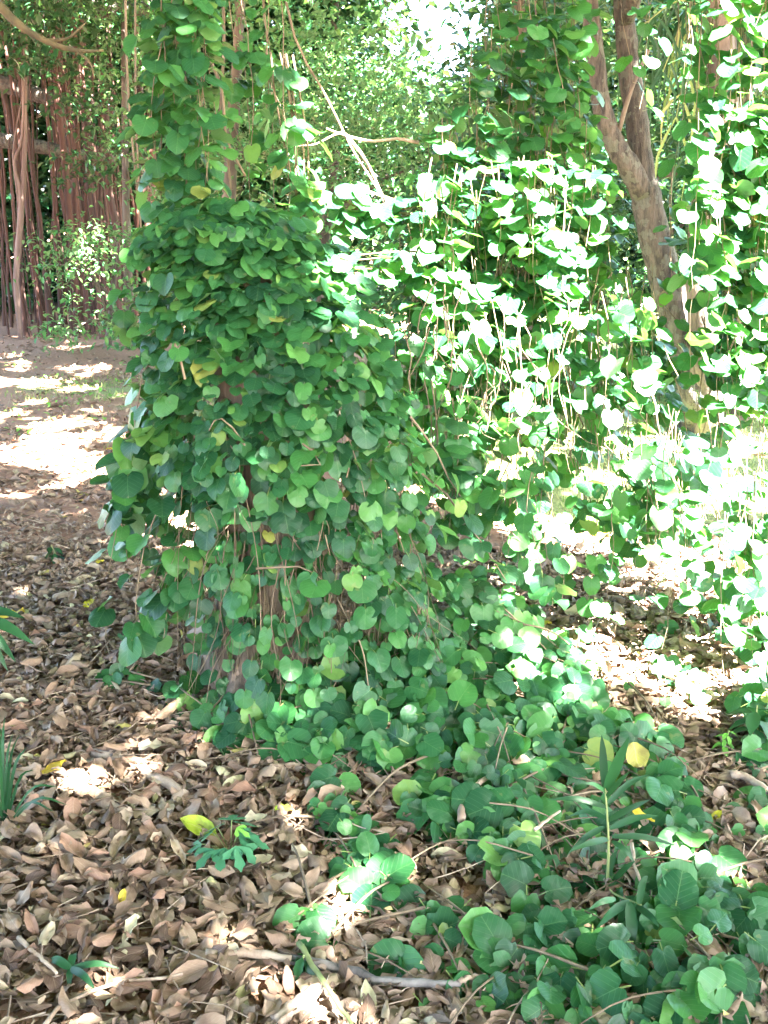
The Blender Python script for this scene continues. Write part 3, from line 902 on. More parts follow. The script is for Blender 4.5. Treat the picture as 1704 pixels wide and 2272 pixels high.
liana([(605, -60, 0), (640, 90, 0), (700, 200, 0), (735, 270, 0), (765, 330, 0), (810, 400, 0), (835, 450, 0)], 4.2, 0.0055, 'long slanting liana crossing the bright gap between the vines')

# dead branch in the gap
b = thing('dead_branch', 'pale forked dead branch reaching across the gap beside the vine curtain', 'branch', tuple(at(760, 310, 4.2)))
for nm, P, rad in [('branch', [(905, 308), (860, 300), (800, 305), (745, 292), (705, 278)], 0.009), ('side_branch', [(740, 285), (715, 295), (680, 312), (640, 315)], 0.006), ('side_branch', [(745, 290), (775, 325), (800, 365), (825, 420), (845, 450)], 0.010)]:
    g = G(); g.tube(spline([at(x * S27, y * S27, 4.2) for x, y in P], 12), np.linspace(rad * 0.75, rad * 0.4, 12), 7, 0, True, 0.10, np.random.default_rng(3))
    part(nm, g, M_STICK, b)

# --- curtains on the right: (x range, top range, bottom range, count, distance range, leaf spacing), readings at 1659
def curtain(v, rows, size=0.067, azs=0.95, tilt=(0.48, 0.28), spread=0.055):
    r = v.r
    for (xa, xb, ta, tb, ba, bb, cnt, Ya, Yb, step) in rows:
        for k in range(int(cnt * 1.9)):
            x0 = r.uniform(xa, xb); t = r.uniform(ta, tb); bt = r.uniform(ba, bb); Y = r.uniform(Ya, Yb)
            if 1445 < x0 < 1535 and bt > 640 and r.random() < 0.72: bt = r.uniform(560, 690) if t < 520 else bt; t = t if t < 520 else r.uniform(880, 960); bt = max(bt, t + 60)
            x1 = x0 + r.normal(0, 18)
            mid = at((x0 + x1) / 2 * S27 + r.normal(0, 12), (t + bt) / 2 * S27, Y + r.normal(0, 0.05))
            v.strand([at(x0 * S27, t * S27, Y), mid, at(x1 * S27, bt * S27, Y)], step, size, -1.3, azs, tilt, spread, r.uniform(0.0011, 0.0024))
v = Vine(54)
curtain(v, [(1060, 1260, -160, -60, 150, 330, 15, 4.05, 4.4, 0.060), (1010, 1250, 60, 200, 260, 420, 13, 4.0, 4.3, 0.060), (930, 1270, 230, 330, 480, 720, 26, 3.95, 4.2, 0.060),
            (870, 1240, 400, 520, 640, 900, 28, 3.85, 4.1, 0.062), (1240, 1330, 330, 560, 600, 860, 7, 3.9, 4.3, 0.08),
            (900, 1290, 330, 420, 560, 720, 17, 3.72, 3.86, 0.075), (880, 1290, 500, 640, 760, 900, 17, 3.68, 3.84, 0.075)])
r = v.r
for k in range(12):        # leafy arm to the left of the curtain
    y0 = r.uniform(400, 470)
    v.strand([at(900 * S27, (y0 + 30) * S27, 4.0), at(800 * S27, (y0 + r.uniform(-10, 40)) * S27, 4.0), at(r.uniform(700, 760) * S27, (y0 + r.uniform(-20, 60)) * S27, 4.0)], 0.075, 0.078, -1.57, 1.0, (0.45, 0.3), 0.05, 0.003)
for k in range(8):
    y0 = r.uniform(540, 600)
    v.strand([at(900 * S27, y0 * S27, 3.8), at(820 * S27, (y0 + 5) * S27, 3.75), at(r.uniform(690, 760) * S27, (y0 + r.uniform(-10, 40)) * S27, 3.7)], 0.085, 0.072, -1.57, 1.0, (0.4, 0.3), 0.045, 0.003)
v.build('vine_curtain', 'broad curtain of vine leaves hanging in the middle, sunlit white on its lower half', 'vine', tuple(at(1130, 700, 4.1)), 'vine curtains')
v = Vine(55)
curtain(v, [(1495, 1700, -170, -60, 250, 480, 17, 3.55, 3.85, 0.062), (1500, 1700, 180, 420, 520, 900, 26, 3.5, 3.8, 0.062), (1420, 1520, 330, 520, 520, 680, 4, 3.8, 4.2, 0.09), (1290, 1500, -160, -80, 40, 240, 5, 4.1, 4.5, 0.085)], tilt=(0.55, 0.35))
v.build('vine_curtain', 'sunlit curtain of vine leaves hanging along the right edge before the dark trunk', 'vine', tuple(at(1600, 800, 3.9)), 'vine curtains')
v = Vine(56)
curtain(v, [(850, 1100, 620, 820, 880, 1120, 22, 3.5, 4.0, 0.075), (1080, 1300, 700, 850, 900, 1080, 18, 3.6, 4.1, 0.085), (1290, 1680, 580, 780, 850, 980, 30, 3.5, 3.9, 0.066),
            (1000, 1130, 1000, 1060, 1150, 1260, 5, 3.3, 3.6, 0.06), (1320, 1440, 960, 1040, 1130, 1220, 8, 3.4, 3.7, 0.06), (1260, 1660, 880, 1000, 1120, 1420, 15, 3.2, 3.7, 0.095), (1000, 1290, 880, 1020, 1120, 1330, 7, 3.3, 3.7, 0.10), (1560, 1670, 1000, 1150, 1330, 1560, 8, 3.0, 3.4, 0.065), (930, 1000, 850, 960, 1050, 1250, 6, 3.3, 3.6, 0.07)], tilt=(0.6, 0.35))
r = v.r
for k in range(120):      # bare dangling ends
    x0 = r.uniform(880, 1660); y0 = r.uniform(560, 1000); Y = r.uniform(3.4, 4.0); y1 = y0 + r.uniform(120, 420)
    v.stems.append((spline([at(x0 * S27, y0 * S27, Y), at((x0 + r.normal(0, 25)) * S27, (y0 + y1) / 2 * S27, Y + r.normal(0, 0.05)), at((x0 + r.normal(0, 35)) * S27, y1 * S27, Y)], 9) + r.normal(0, 0.008, (9, 3)), r.uniform(0.0012, 0.0030)))
v.build('vine_curtain', 'loose lower fringe of dangling vine strands over the lawn on the right', 'vine', tuple(at(1300, 1150, 3.7)), 'vine curtains')

# --- creeper over the ground: ellipses on the photo (x, y, rx, ry, count, lift, size), readings at 1659
def creep(v, rows, gap=0.22):
    r = v.r
    for (x, y, rx, ry, cnt, lift, size) in rows:
        cnt = int(cnt * 1.15); a = r.uniform(0, 6.283, cnt); q = np.sqrt(r.random(cnt))
        X_ = (x + np.cos(a) * q * rx) * S27; Y_ = (y + np.sin(a) * q * ry) * S27
        P = np.array([ground(u, w) for u, w in zip(X_, Y_)])
        keep = r.random(cnt) < np.clip((vnoise(P * [1, 1, 0], 4.5) - gap) * 4.5, 0.06, 1)
        if cnt < 24: keep[:] = True
        P = P[keep]; q = q[keep]; cnt = len(P)
        P[:, 2] += lift * (0.15 + 1.1 * r.random(cnt)) * (1 - 0.5 * q)
        P[:, 2] += 0.02
        qx, qy, _ = project(P)
        near = ((qx - 1345) / 150.0) ** 2 + ((qy - 1850) / 190.0) ** 2 < 1
        P[near, 2] = gh(P[near, 0], P[near, 1]) + 0.02 + 0.012 * r.random(near.sum())
        nr = np.stack([r.normal(0.05, 0.34, cnt), -0.55 + r.normal(0, 0.30, cnt), np.full(cnt, 0.80)], 1)
        v.M.append(frames_n(P, nr, r.normal(0, 1.1, cnt), r.uniform(0.35, 1.1, cnt) ** 0.8 * size * 0.86, r.uniform(0.9, 1.15, cnt)))
        for k in range(max(2, cnt // 14)):
            p = P[r.integers(cnt)]; d = r.uniform(0, 6.28)
            e = p + np.array([math.cos(d) * 0.3, math.sin(d) * 0.3, 0]); e[2] = gh(e[0], e[1]) + 0.03
            m_ = (p + e) / 2; m_[2] += r.uniform(0, 0.04)
            v.stems.append((spline([p, m_, e], 8), r.uniform(0.002, 0.0035)))
v = Vine(57)
creep(v, [(980, 1440, 180, 110, 330, 0.26, 0.082), (1130, 1530, 160, 90, 210, 0.14, 0.086), (800, 1520, 220, 90, 170, 0.16, 0.082), (900, 1600, 350, 80, 300, 0.10, 0.088), (620, 1580, 200, 70, 130, 0.10, 0.082), (1250, 1620, 180, 70, 110, 0.08, 0.09),
          (1250, 1430, 60, 50, 16, 0.08, 0.08), (1440, 1500, 110, 50, 14, 0.06, 0.075)], 0.02)
v.build('creeping_vine', 'mat of round vine leaves spilling off the stump foot to the right', 'vine', tuple(ground(1000 * S27, 1560 * S27)), 'vines creeping over the litter')
v = Vine(58)
creep(v, [(1080, 1760, 200, 90, 120, 0.08, 0.092), (1330, 1730, 155, 105, 115, 0.08, 0.092), (1180, 1850, 160, 90, 70, 0.07, 0.094), (1420, 1890, 150, 125, 120, 0.08, 0.086), (1500, 2070, 170, 150, 130, 0.08, 0.088), (1180, 2030, 170, 110, 58, 0.05, 0.092),
          (1330, 2170, 200, 90, 56, 0.06, 0.098), (1000, 2120, 180, 100, 26, 0.03, 0.092), (820, 1620, 150, 60, 30, 0.05, 0.09)])
v.build('creeping_vine', 'spread of large round vine leaves around the narrow-leaved palm seedling', 'vine', tuple(ground(1400 * S27, 2000 * S27)), 'vines creeping over the litter')
v = Vine(59)
creep(v, [(700, 1700, 70, 60, 22, 0.05, 0.085), (730, 1800, 70, 70, 20, 0.05, 0.088), (800, 1900, 80, 60, 20, 0.05, 0.09), (840, 1960, 60, 50, 10, 0.04, 0.09), (640, 2000, 60, 30, 3, 0.03, 0.085), (690, 2040, 30, 30, 3, 0.06, 0.085), (950, 1990, 60, 50, 9, 0.04, 0.09)])
v.build('creeping_vine', 'narrow trail of bright vine leaves running down the litter below the stump', 'vine', tuple(ground(760 * S27, 1850 * S27)), 'vines creeping over the litter')
v = Vine(60)
creep(v, [(258, 1485, 45, 22, 7, 0.05, 0.075), (400, 1545, 30, 40, 8, 0.10, 0.08), (330, 1500, 40, 20, 3, 0.02, 0.07)])
v.strand([ground(250 * S27, 1480 * S27), at(235 * S27, 1380 * S27, 3.3), at(250 * S27, 1290 * S27, 3.35)], 0.09, 0.07, -1.6, 1.0, (0.6, 0.3), 0.03, 0.002)
v.build('creeping_vine', 'small lone sprig of vine leaves on the litter left of the stump foot', 'vine', tuple(ground(270 * S27, 1500 * S27)), 'vines creeping over the litter')
v = Vine(61)
creep(v, [(1640, 1570, 60, 60, 34, 0.22, 0.085), (1640, 1800, 60, 60, 10, 0.05, 0.085), (1630, 1660, 50, 40, 10, 0.06, 0.08), (1640, 1980, 40, 60, 8, 0.05, 0.09)])
v.build('creeping_vine', 'clump of dark vine leaves at the right edge beside the sunlit litter', 'vine', tuple(ground(1640 * S27, 1600 * S27)), 'vines creeping over the litter')

# ------------------------------------------------------------------ seedlings and blades in the litter
def px6(x, y): return (852 + x * 0.51356, 1512 + y * 0.51356)
def px5(x, y): return (x * 0.51356, 1512 + y * 0.51356)
base = ground(1345, 1990)
sd_ = thing('palm_seedling', 'young palm seedling with narrow dark leaflets rising from the creeping vines', 'seedling', tuple(base))
Yp = base[1]
g = G(); g.tube(spline([base, at(*px6(970, 700), Yp), at(*px6(955, 450), Yp)], 9), np.linspace(0.004, 0.002, 9), 6)
part('stem', g, M_GSTEM, sd_)
rp = np.random.default_rng(71)
for (a, b_, w) in [((960, 500), (1060, 390), 22), ((965, 530), (1150, 400), 26), ((970, 600), (1150, 510), 26), ((975, 635), (1190, 580), 28), ((985, 670), (1270, 712), 26), ((953, 470), (940, 230), 34), ((958, 470), (1060, 235), 44), ((960, 590), (795, 585), 22), ((950, 630), (790, 750), 26),
                   ((970, 680), (800, 735), 26), ((985, 690), (1085, 785), 22), ((965, 545), (700, 512), 24), ((960, 880), (1010, 730), 30), ((990, 860), (1085, 775), 24), ((950, 890), (800, 955), 30), ((960, 480), (850, 440), 18),
                   ((1061, 950), (915, 1070), 34), ((1060, 955), (1065, 1190), 46), ((1105, 985), (1125, 1120), 40), ((1050, 950), (970, 1075), 34), ((1100, 960), (1140, 840), 28), ((1080, 960), (1160, 1160), 30), ((1000, 940), (880, 990), 24), ((1040, 960), (1010, 1090), 30), ((1090, 970), (1190, 1060), 28)]:
    dy = rp.uniform(-0.08, 0.05)
    low = -0.16 if a[0] > 1025 or (a[0] == 1000) else 0.0
    A = at(*px6(*a), Yp + low); B = at(*px6(*b_), Yp + dy + low)
    Mid = (A + B) / 2 + np.array([0, dy * 0.2, 0.012])
    g = G(); blade(g, [A, Mid, B], w * 0.51356 / FPX * 2.1 * 1.15, rp.random(), 0.2, 7, (0, -0.75, 0.66))
    part('leaflet', g, M_BLADE, sd_)
g = G(); g.tube(spline([base + [0, 0, 0.03], at(*px6(1000, 920), Yp - 0.08), at(*px6(1110, 965), Yp - 0.16)], 7), 0.0022, 5)
part('stem', g, M_GSTEM, sd_)

base = ground(*px5(1000, 790))
ls = thing('lobed_seedling', 'small low seedling with a ring of blue-green lobed leaves on the dry litter', 'seedling', tuple(base))
def lobed(g, c, az, tilt, L, rnd):
    """a leaf of three pointed lobes, each lobe toothed"""
    out = []
    for da, l in ((-0.95, 0.72), (0.0, 1.0), (0.95, 0.72)):
        for k, (rr_, aa) in enumerate(((0.50, -0.26), (0.78, -0.28), (0.86, -0.12), (1.0, 0.0), (0.86, 0.12), (0.78, 0.28), (0.50, 0.26))):
            out.append((math.sin(da + aa) * rr_ * l, math.cos(da + aa) * rr_ * l, -0.16 * rr_ ** 2 * l + 0.04 * abs(math.sin(da + aa))))
    V = np.array([(0, 0, 0)] + out)
    f = [(0, k + 1, k) for k in range(1, len(out))]
    M = frames(np.array([c]), np.array([az]), np.array([tilt]), np.array([L]))[0]
    g.add(V @ M[:, :3].T + M[:, 3], f, V[:, :2], rnd)
rp = np.random.default_rng(72)
for k in range(13):
    a = k * 2 * math.pi / 11 + rp.normal(0, 0.12)
    rad = rp.uniform(0.040, 0.070) if k < 11 else 0.02
    c = base + np.array([math.cos(a) * rad, math.sin(a) * rad * 1.0, 0.075 + rp.uniform(-0.01, 0.02)])
    g = G(); lobed(g, c, a, rp.uniform(0.15, 0.55), rp.uniform(0.052, 0.066), rp.random())
    lf = part('leaf', g, M_LOBED, ls)
    g = G(); g.tube(spline([base + [0, 0, 0.01], (base + c) / 2 + [0, 0, 0.02], c], 5), 0.0013, 4)
    part('stalk', g, M_GSTEM, ls)
g = G(); lobed(g, base + np.array([0.018, -0.01, 0.11]), -0.4, 0.3, 0.042, 0.5); o = part('leaf', g, M_FRESH, ls); o['label'] = 'fresh lime green young leaf in the middle'

def sprout(name, label, cat, base, tips, width, mat=M_BLADE, lift=0.05, group=None, rngseed=5, stem=None):
    t = thing(name, label, cat, tuple(base), group)
    rq = np.random.default_rng(rngseed)
    for tip in tips:
        tip = np.asarray(tip); g = G()
        mid = base * 0.45 + tip * 0.55 + np.array([0, 0, lift])
        s0 = base if stem is None else stem
        blade(g, [s0, s0 * 0.45 + tip * 0.55 + np.array([0, 0, lift]), tip], width * rq.uniform(0.8, 1.15), rq.random(), 0.25, 8, (0, -0.6, 0.8))
        part('blade', g, mat, t)
    return t
b0 = ground(*px5(315, 1330)); s0 = b0 + np.array([0, 0, 0.05])
t = sprout('bladed_sprout', 'tiny sprout with five spreading pointed blades near the bottom left corner', 'seedling', b0, [at(*px5(x, y), b0[1] + dy) for x, y, dy in ((200, 1212, .03), (328, 1175, .05), (515, 1240, 0), (412, 1335, -.05), (300, 1345, -.03))], 0.016, M_BLADE, 0.012, None, 5, s0)
g = G(); g.tube(np.array([b0, s0]), 0.002, 5); part('stem', g, M_GSTEM, t)
b0 = ground(*px5(20, 640))
sprout('grass_tuft', 'tuft of long arching grass blades at the left edge of the litter', 'grass', b0, [at(*px5(x, y), b0[1] + dy) for x, y, dy in ((115, 285, .05), (0, 180, 0), (250, 455, .0), (295, 535, -.05), (55, 225, .08), (85, 225, -.05), (235, 565, -.1), (-60, 320, 0), (150, 380, .1), (20, 150, .1), (-20, 470, -.1))], 0.009, M_BLADE, 0.05)
b0 = ground(-95, 1640)
sp = thing('palm_sapling', 'palm sapling reaching in from the left edge with broad drooping blades', 'palm', tuple(b0))
hub = at(-60, 1385, b0[1])
g = G(); g.tube(spline([b0, (b0 + hub) / 2 + [0.02, 0, 0], hub], 7), np.linspace(0.009, 0.006, 7), 7); part('stem', g, M_GSTEM, sp)
for (x, y, dy, w) in ((56, 1372, 0, .030), (76, 1430, -.05, .034), (36, 1470, -.08, .028), (18, 1490, .0, .028), (12, 1350, .1, .026), (-120, 1250, .1, .03), (-200, 1400, 0, .03), (-40, 1230, 0.05, .028)):
    g = G(); tip = at(x, y, b0[1] + dy); blade(g, [hub, (hub + tip) / 2 + [0, 0, 0.03], tip], w * 1.1, R.random(), 0.25, 7, (0, -0.6, 0.8)); part('blade', g, M_BLADE, sp)

# small broadleaf seedlings
def seedling(label, px, py, h, L, n, mat, seed, w=0.45, group=None):
    rq = np.random.default_rng(seed)
    b = ground(px, py)
    t = thing('seedling', label, 'seedling', tuple(b), group)
    tp = b + np.array([rq.normal(0, 0.02), rq.normal(0, 0.02), h])
    g = G(); g.tube(spline([b, (b + tp) / 2 + [0.005, 0, 0], tp], 5), 0.0022, 5); part('stem', g, M_GSTEM, t)
    tplv = small_tpl(w, 0.10, 0.22)
    for k in range(n):
        f = 0.45 + 0.55 * k / n
        c = b + (tp - b) * f
        M = frames(np.array([c]), np.array([k * 2.4 + rq.normal(0, .3)]), np.array([rq.uniform(0.1, 0.8)]), np.array([L * rq.uniform(0.8, 1.15)]))
        g = G(); g.inst(tplv, M, np.array([rq.random()])); part('leaf', g, mat, t)
seedling('dark drooping seedling with pointed leaves beside the vine clump at the right edge', 1663, 1680, 0.16, 0.085, 9, M_BLADE, 81)
seedling('pale small-leaved seedling in the sunlit litter left of the vine clump', 1590, 1690, 0.09, 0.04, 14, M_FRESH, 82)
seedling('small green weed growing alone in the brown litter left of the stump', 133, 1255, 0.10, 0.07, 7, M_BLADE, 83)
seedling('little bright weed on the bare path at the far left', 290, 770, 0.2, 0.09, 12, M_FRESH, 84)
seedling('tiny green seedling in the litter below the bright leaf trail', 650, 2165, 0.07, 0.045, 8, M_BLADE, 85)

# ------------------------------------------------------------------ single coloured fallen leaves
def special(px, py, Lpx, mat, label, cat='leaf', curl=0.5, bend=0.3, ratio=0.6, az=0.0, tilt=0.0, roll=0.0, lift=0.05, seed=0):
    p = ground(px, py, lift)
    d = np.linalg.norm(p - np.array([0, 0, CAM_H]))
    L = Lpx / FPX * d
    tp = dry_leaf_tpl(np.random.default_rng(seed), 4, 6, ratio, curl, bend)
    M = frames(np.array([p]), np.array([az]), np.array([tilt]), np.array([L]), np.array([roll]))
    g = G(); g.inst(tp, M, np.array([0.0]))
    return solo('fallen_leaf' if False else 'coloured_leaf', g, mat, label, cat)
special(121, 1703, 52, M_YEL, 'flat yellow leaf lying on brown litter near the left edge', az=0.5, tilt=-0.35, ratio=0.62, seed=1)
special(440, 1835, 88, M_LIME, 'large lime green leaf lying behind the lobed seedling', az=2.8, tilt=-0.2, roll=0.5, ratio=0.5, curl=0.9, seed=2)
special(272, 1990, 34, M_YEL, 'small upright yellow leaf in the middle of the brown litter', az=1.4, tilt=-0.7, ratio=0.5, seed=3)
special(568, 1815, 48, M_CREAM, 'pale cream leaf with torn edge above the lobed seedling', az=0.3, ratio=0.75, seed=4)
special(668, 1890, 52, M_CREAM, 'pale buff leaf lying flat beside the creeper trail', az=2.6, tilt=-0.2, ratio=0.65, seed=5)
special(290, 2062, 60, M_CREAM, 'cream leaf folded to a point in the left foreground litter', az=-2.0, tilt=0.5, ratio=0.6, curl=1.6, seed=6)
special(632, 1793, 42, M_LIME, 'mottled green leaf lying just left of the creeper trail', az=0.2, ratio=0.55, seed=7)
special(249, 996, 26, M_YEL, 'bright yellow leaf on the path left of the stump', az=0.2, ratio=0.7, lift=0.03, seed=8)
special(200, 1337, 32, M_YEL, 'yellow-green leaf in the shaded litter left of the stump', az=0.9, tilt=-0.4, ratio=0.6, seed=9)
special(26, 1362, 52, M_YEL, 'yellow leaf lying by the palm sapling blades at the left edge', az=0.2, tilt=-0.2, ratio=0.5, seed=10)
special(222, 1246, 26, M_YEL, 'orange yellow leaf under the dangling sprays left of the stump', az=1.2, ratio=0.6, seed=11)
special(1412, 1680, 62, M_OCHRE, 'spotted yellow heart-shaped leaf standing behind the palm seedling', az=-1.4, tilt=0.75, ratio=0.85, curl=0.4, lift=0.09, seed=12)
special(1428, 1812, 50, M_YEL, 'bright yellow leaf among creeper leaves right of the palm seedling', az=-0.7, tilt=0.1, ratio=0.45, lift=0.09, seed=13)
special(1592, 1808, 28, M_YEL, 'small yellow leaf on brown litter near the right edge', az=0.6, ratio=0.7, tilt=-0.4, seed=14)
special(919, 1788, 32, M_YEL, 'yellow leaf half hidden under the creeper left of the bent branch', az=0.1, tilt=0.4, ratio=0.7, lift=0.06, seed=15)
special(1206, 1382, 36, M_YEL, 'orange yellow leaf in the litter behind the creeper mat', az=0.1, ratio=0.4, seed=16)
special(1340, 1188, 36, M_YEL, 'yellow leaf at the near edge of the lawn', az=0.1, ratio=0.5, seed=17)
special(185, 966, 24, M_YEL, 'small yellow leaf beside the sunny patch on the left path', az=0.4, ratio=0.7, lift=0.03, seed=18)
special(340, 1655, 60, M_CREAM, 'pale dry leaf in the sun fleck by the stump foot', az=0.3, ratio=0.6, seed=19)

# ------------------------------------------------------------------ sticks
def stick(pts, rpx, label, mat=M_STICK, lift=0.03, n=12, cat='stick', taper=0.6):
    P = []
    for (x, y) in pts: P.append(ground(x, y, lift))
    p = spline(P, n)
    rq = np.random.default_rng(int(pts[0][0]))
    p[1:-1] += rq.normal(0, 0.0018, (n - 2, 3))
    d = np.linalg.norm(P[0] - np.array([0, 0, CAM_H]))
    rad = rpx / FPX * d
    g = G(); g.tube(p, np.linspace(rad, rad * taper, n), 9, 0, True, 0.07, rq)
    return solo('fallen_stick', g, mat, label, cat)
stick([px5(405, 310), px5(560, 345), px5(680, 420), px5(800, 490)], 11, 'thick pale curved branch lying on the litter left of the creeper', taper=0.9)
stick([px5(395, 480), px5(470, 530), px5(555, 575)], 15, 'short broken chunk of brown bark below the pale curved branch', taper=0.9, cat='bark')
stick([px5(270, 778), px5(400, 772), px5(550, 763)], 5, 'straight pale straw-like stick lying left of the lobed seedling')
stick([px5(600, 765), px5(720, 755), px5(880, 745)], 4, 'thin grey stick leading to the lobed seedling')
stick([px5(1130, 715), px5(1320, 620)], 5, 'straight pale stick between the lobed seedling and the creeper trail', taper=0.85)
stick([px5(890, 1185), px5(1060, 1170), px5(1260, 1200)], 12, 'weathered whitish stick with split end in the bottom litter', lift=0.045)
stick([px5(1250, 1200), px5(1450, 1235), px6(0, 1290), px6(180, 1305), px6(330, 1305)], 11, 'charred black stick continuing under the creeper leaves', M_CHAR, 0.04)
stick([px6(325, 1300), px6(380, 1275), px6(440, 1270)], 6, 'short brown twig at the end of the charred stick', lift=0.045)
stick([px5(1290, 1130), px5(1400, 1300), px5(1525, 1490)], 6, 'leaning tan shoot crossing the bottom edge', M_GSTEM, 0.06)
stick([px5(190, 1490), px5(270, 1400), px5(480, 1310), px5(790, 1262)], 5, 'long thin bent twig along the bottom left', lift=0.045)
stick([px5(80, 1105), px5(160, 1180), px5(245, 1262)], 5, 'short pale twig above the bladed sprout', lift=0.05)
stick([px5(1190, 1470), px5(1290, 1390), px5(1375, 1325)], 16, 'pale slab of bark leaning at the bottom edge', lift=0.04, taper=0.8, cat='bark')
stick([px6(335, 600), px6(345, 500), px6(440, 420)], 9, 'pale bent branch rising out of the creeper', lift=0.08)
stick([px6(1500, 400), px6(1580, 420), px6(1655, 470)], 10, 'pale stick in the litter at the right edge', lift=0.05)
stick([px6(1070, 700), px6(1085, 800), px6(1125, 885)], 4, 'thin reddish twig beside the palm seedling', lift=0.1)
stick([px5(160, 735), px5(220, 650), px5(290, 555)], 9, 'brown branch end beside the grass tuft', lift=0.035)
stick([px6(650, 640), px6(760, 560)], 4, 'thin twig poking through the creeper mat', lift=0.09)
stick([px6(900, 190), px6(1100, 170), px6(1250, 190)], 6, 'pale stick behind the palm seedling at the edge of the sun', lift=0.04)
stick([(700, 1980 - 0), (760, 2010)], 3, 'tiny twig lying in the sun fleck below the creeper trail', lift=0.04)

# ------------------------------------------------------------------ trees
def tube_part(name, pts, rads, mat, parent, n=16, sides=12, seed=0, rough=0.05):
    p = spline(pts, n)
    rr_ = np.interp(np.linspace(0, 1, n), np.linspace(0, 1, len(rads)), rads)
    rq = np.random.default_rng(seed)
    g = G(); g.tube(p, rr_, sides, 0, True, rough, rq)
    return part(name, g, mat, parent)

YT = 7.2
ft = thing('forked_tree', 'leaning forked tree trunk standing behind the vine curtains', 'tree', tuple(ground(1545, 940)))
bb = np.array(ft.location) + np.array([0, 0, -0.1])
tube_part('trunk', [bb, at(1545, 880, YT), at(1530, 800, YT), at(1495, 680, YT), at(1463, 565, YT), at(1440, 470, YT), at(1428, 405, YT)], [0.17, 0.135, 0.125, 0.115, 0.11, 0.105, 0.10], M_BARK, ft, 26, 16, 1)
tube_part('limb', [at(1432, 430, YT), at(1420, 330, YT), at(1410, 250, YT), at(1396, 154, YT), at(1386, 51, YT), at(1370, -120, YT), at(1300, -500, YT + .2), at(1150, -1000, YT + .5)], [0.085, 0.078, 0.074, 0.072, 0.066, 0.062, 0.055, 0.04], M_BARK, ft, 30, 14, 2)
tube_part('limb', [at(1430, 430, YT - .03), at(1395, 370, YT - .08), at(1362, 315, YT - .1), at(1338, 246, YT - .12), at(1325, 154, YT - .12), at(1309, 10, YT - .1), at(1290, -200, YT - .2), at(1400, -700, YT - .6)], [0.08, 0.075, 0.068, 0.062, 0.058, 0.055, 0.05, 0.035], M_BARK, ft, 30, 14, 3)
tube_part('twig', [at(1370, 300, YT - .1), at(1400, 200, YT - .25), at(1440, 110, YT - .3)], [0.018, 0.014, 0.01], M_DBARK, ft, 10, 7, 4)
tube_part('limb', [at(1386, 51, YT), at(1500, -300, YT - 1), at(1500, -900, YT - 2.2)], [0.06, 0.05, 0.035], M_BARK, ft, 12, 9, 5)
# unseen leaf roof above the frame, added to shade the scene
def shade_canopy(seed, x0, x1, y0, y1, z0, z1, ncl, per, rad, leaf, beams=True):
    rq = np.random.default_rng(seed)
    c = np.stack([rq.uniform(x0, x1, ncl), rq.uniform(y0, y1, ncl), rq.uniform(z0, z1, ncl)], 1)
    p = np.repeat(c, per, 0) + rq.normal(0, 1, (ncl * per, 3)) * np.array([rad, rad, rad * 0.45])
    if beams: p = p[shut(p)]
    # nothing of it may hang into the view
    qx, qy, d = project(p)
    p = p[~((d > 0.1) & (qy > -60) & (np.abs(qx - 852) < 1100))]
    n = len(p)
    M = frames(p, rq.uniform(0, 6.28, n), rq.normal(0.35, 0.35, n), rq.uniform(0.7, 1.25, n) * leaf, rq.normal(0, 0.3, n))
    g = G(); g.inst(CT, M, rq.random(n))
    return g
part('crown', shade_canopy(91, -7.0, 9.5, 1.5, 9.0, 5.2, 7.0, 4600, 26, 0.45, 0.17), M_SMALL, ft, 'stuff')  # hung on the forked tree, spread and gapped to shape the light

sh = thing('added_shade_tree', 'unseen tree added behind the viewer to shade the foreground', 'tree', (-4.2, -2.2, 0))  # out of view, added to carry more of the shading leaf roof
tube_part('trunk', [(-4.2, -2.2, -0.1), (-4.1, -2.0, 1.5), (-3.8, -1.5, 3.4), (-3.2, -0.5, 5.2)], [0.36, 0.27, 0.24, 0.2], M_BARK, sh, 16, 14, 6)
tube_part('limb', [(-3.5, -1.0, 4.4), (-2.2, 0.8, 5.6), (-0.8, 2.6, 6.0)], [0.14, 0.1, 0.05], M_BARK, sh, 12, 9, 7)
tube_part('limb', [(-3.5, -1.0, 4.4), (-3.2, 1.8, 5.6), (-2.8, 4.2, 5.9)], [0.14, 0.1, 0.05], M_BARK, sh, 12, 9, 8)
part('crown', shade_canopy(92, -7.0, 8.5, -10.0, 3.0, 5.0, 6.8, 5200, 26, 0.45, 0.17), M_SMALL, sh, 'stuff')

dt = thing('dark_tree', 'dark slim trunk seen through the vine leaves near the right edge', 'tree', tuple(ground(1575, 960)))
tube_part('trunk', [np.array(dt.location) + [0, 0, -.1], at(1560, 700, 6.9), at(1560, 500, 6.9), at(1590, 300, 6.9), at(1600, 150, 6.9), at(1590, -200, 6.9), at(1560, -700, 6.9)], [0.12, 0.10, 0.095, 0.09, 0.085, 0.08, 0.06], M_DBARK, dt, 24, 12, 9)

ob = thing('overhanging_branch', 'olive brown branch drooping into the upper left corner', 'branch', tuple(at(-60, -60, 4.5)))
tube_part('branch', [at(-80, -90, 4.5), at(20, 35, 4.5), at(100, 90, 4.5), at(170, 112, 4.5), at(230, 112, 4.55)], [0.024, 0.018, 0.013, 0.009, 0.005], M_OLIVE, ob, 16, 9, 10)
tube_part('twig', [at(100, 90, 4.5), at(150, 85, 4.5), at(190, 50, 4.5)], [0.008, 0.006, 0.004], M_OLIVE, ob, 8, 6, 11)
tube_part('twig', [at(170, 112, 4.5), at(200, 140, 4.5), at(210, 175, 4.5)], [0.007, 0.005, 0.003], M_OLIVE, ob, 8, 6, 12)

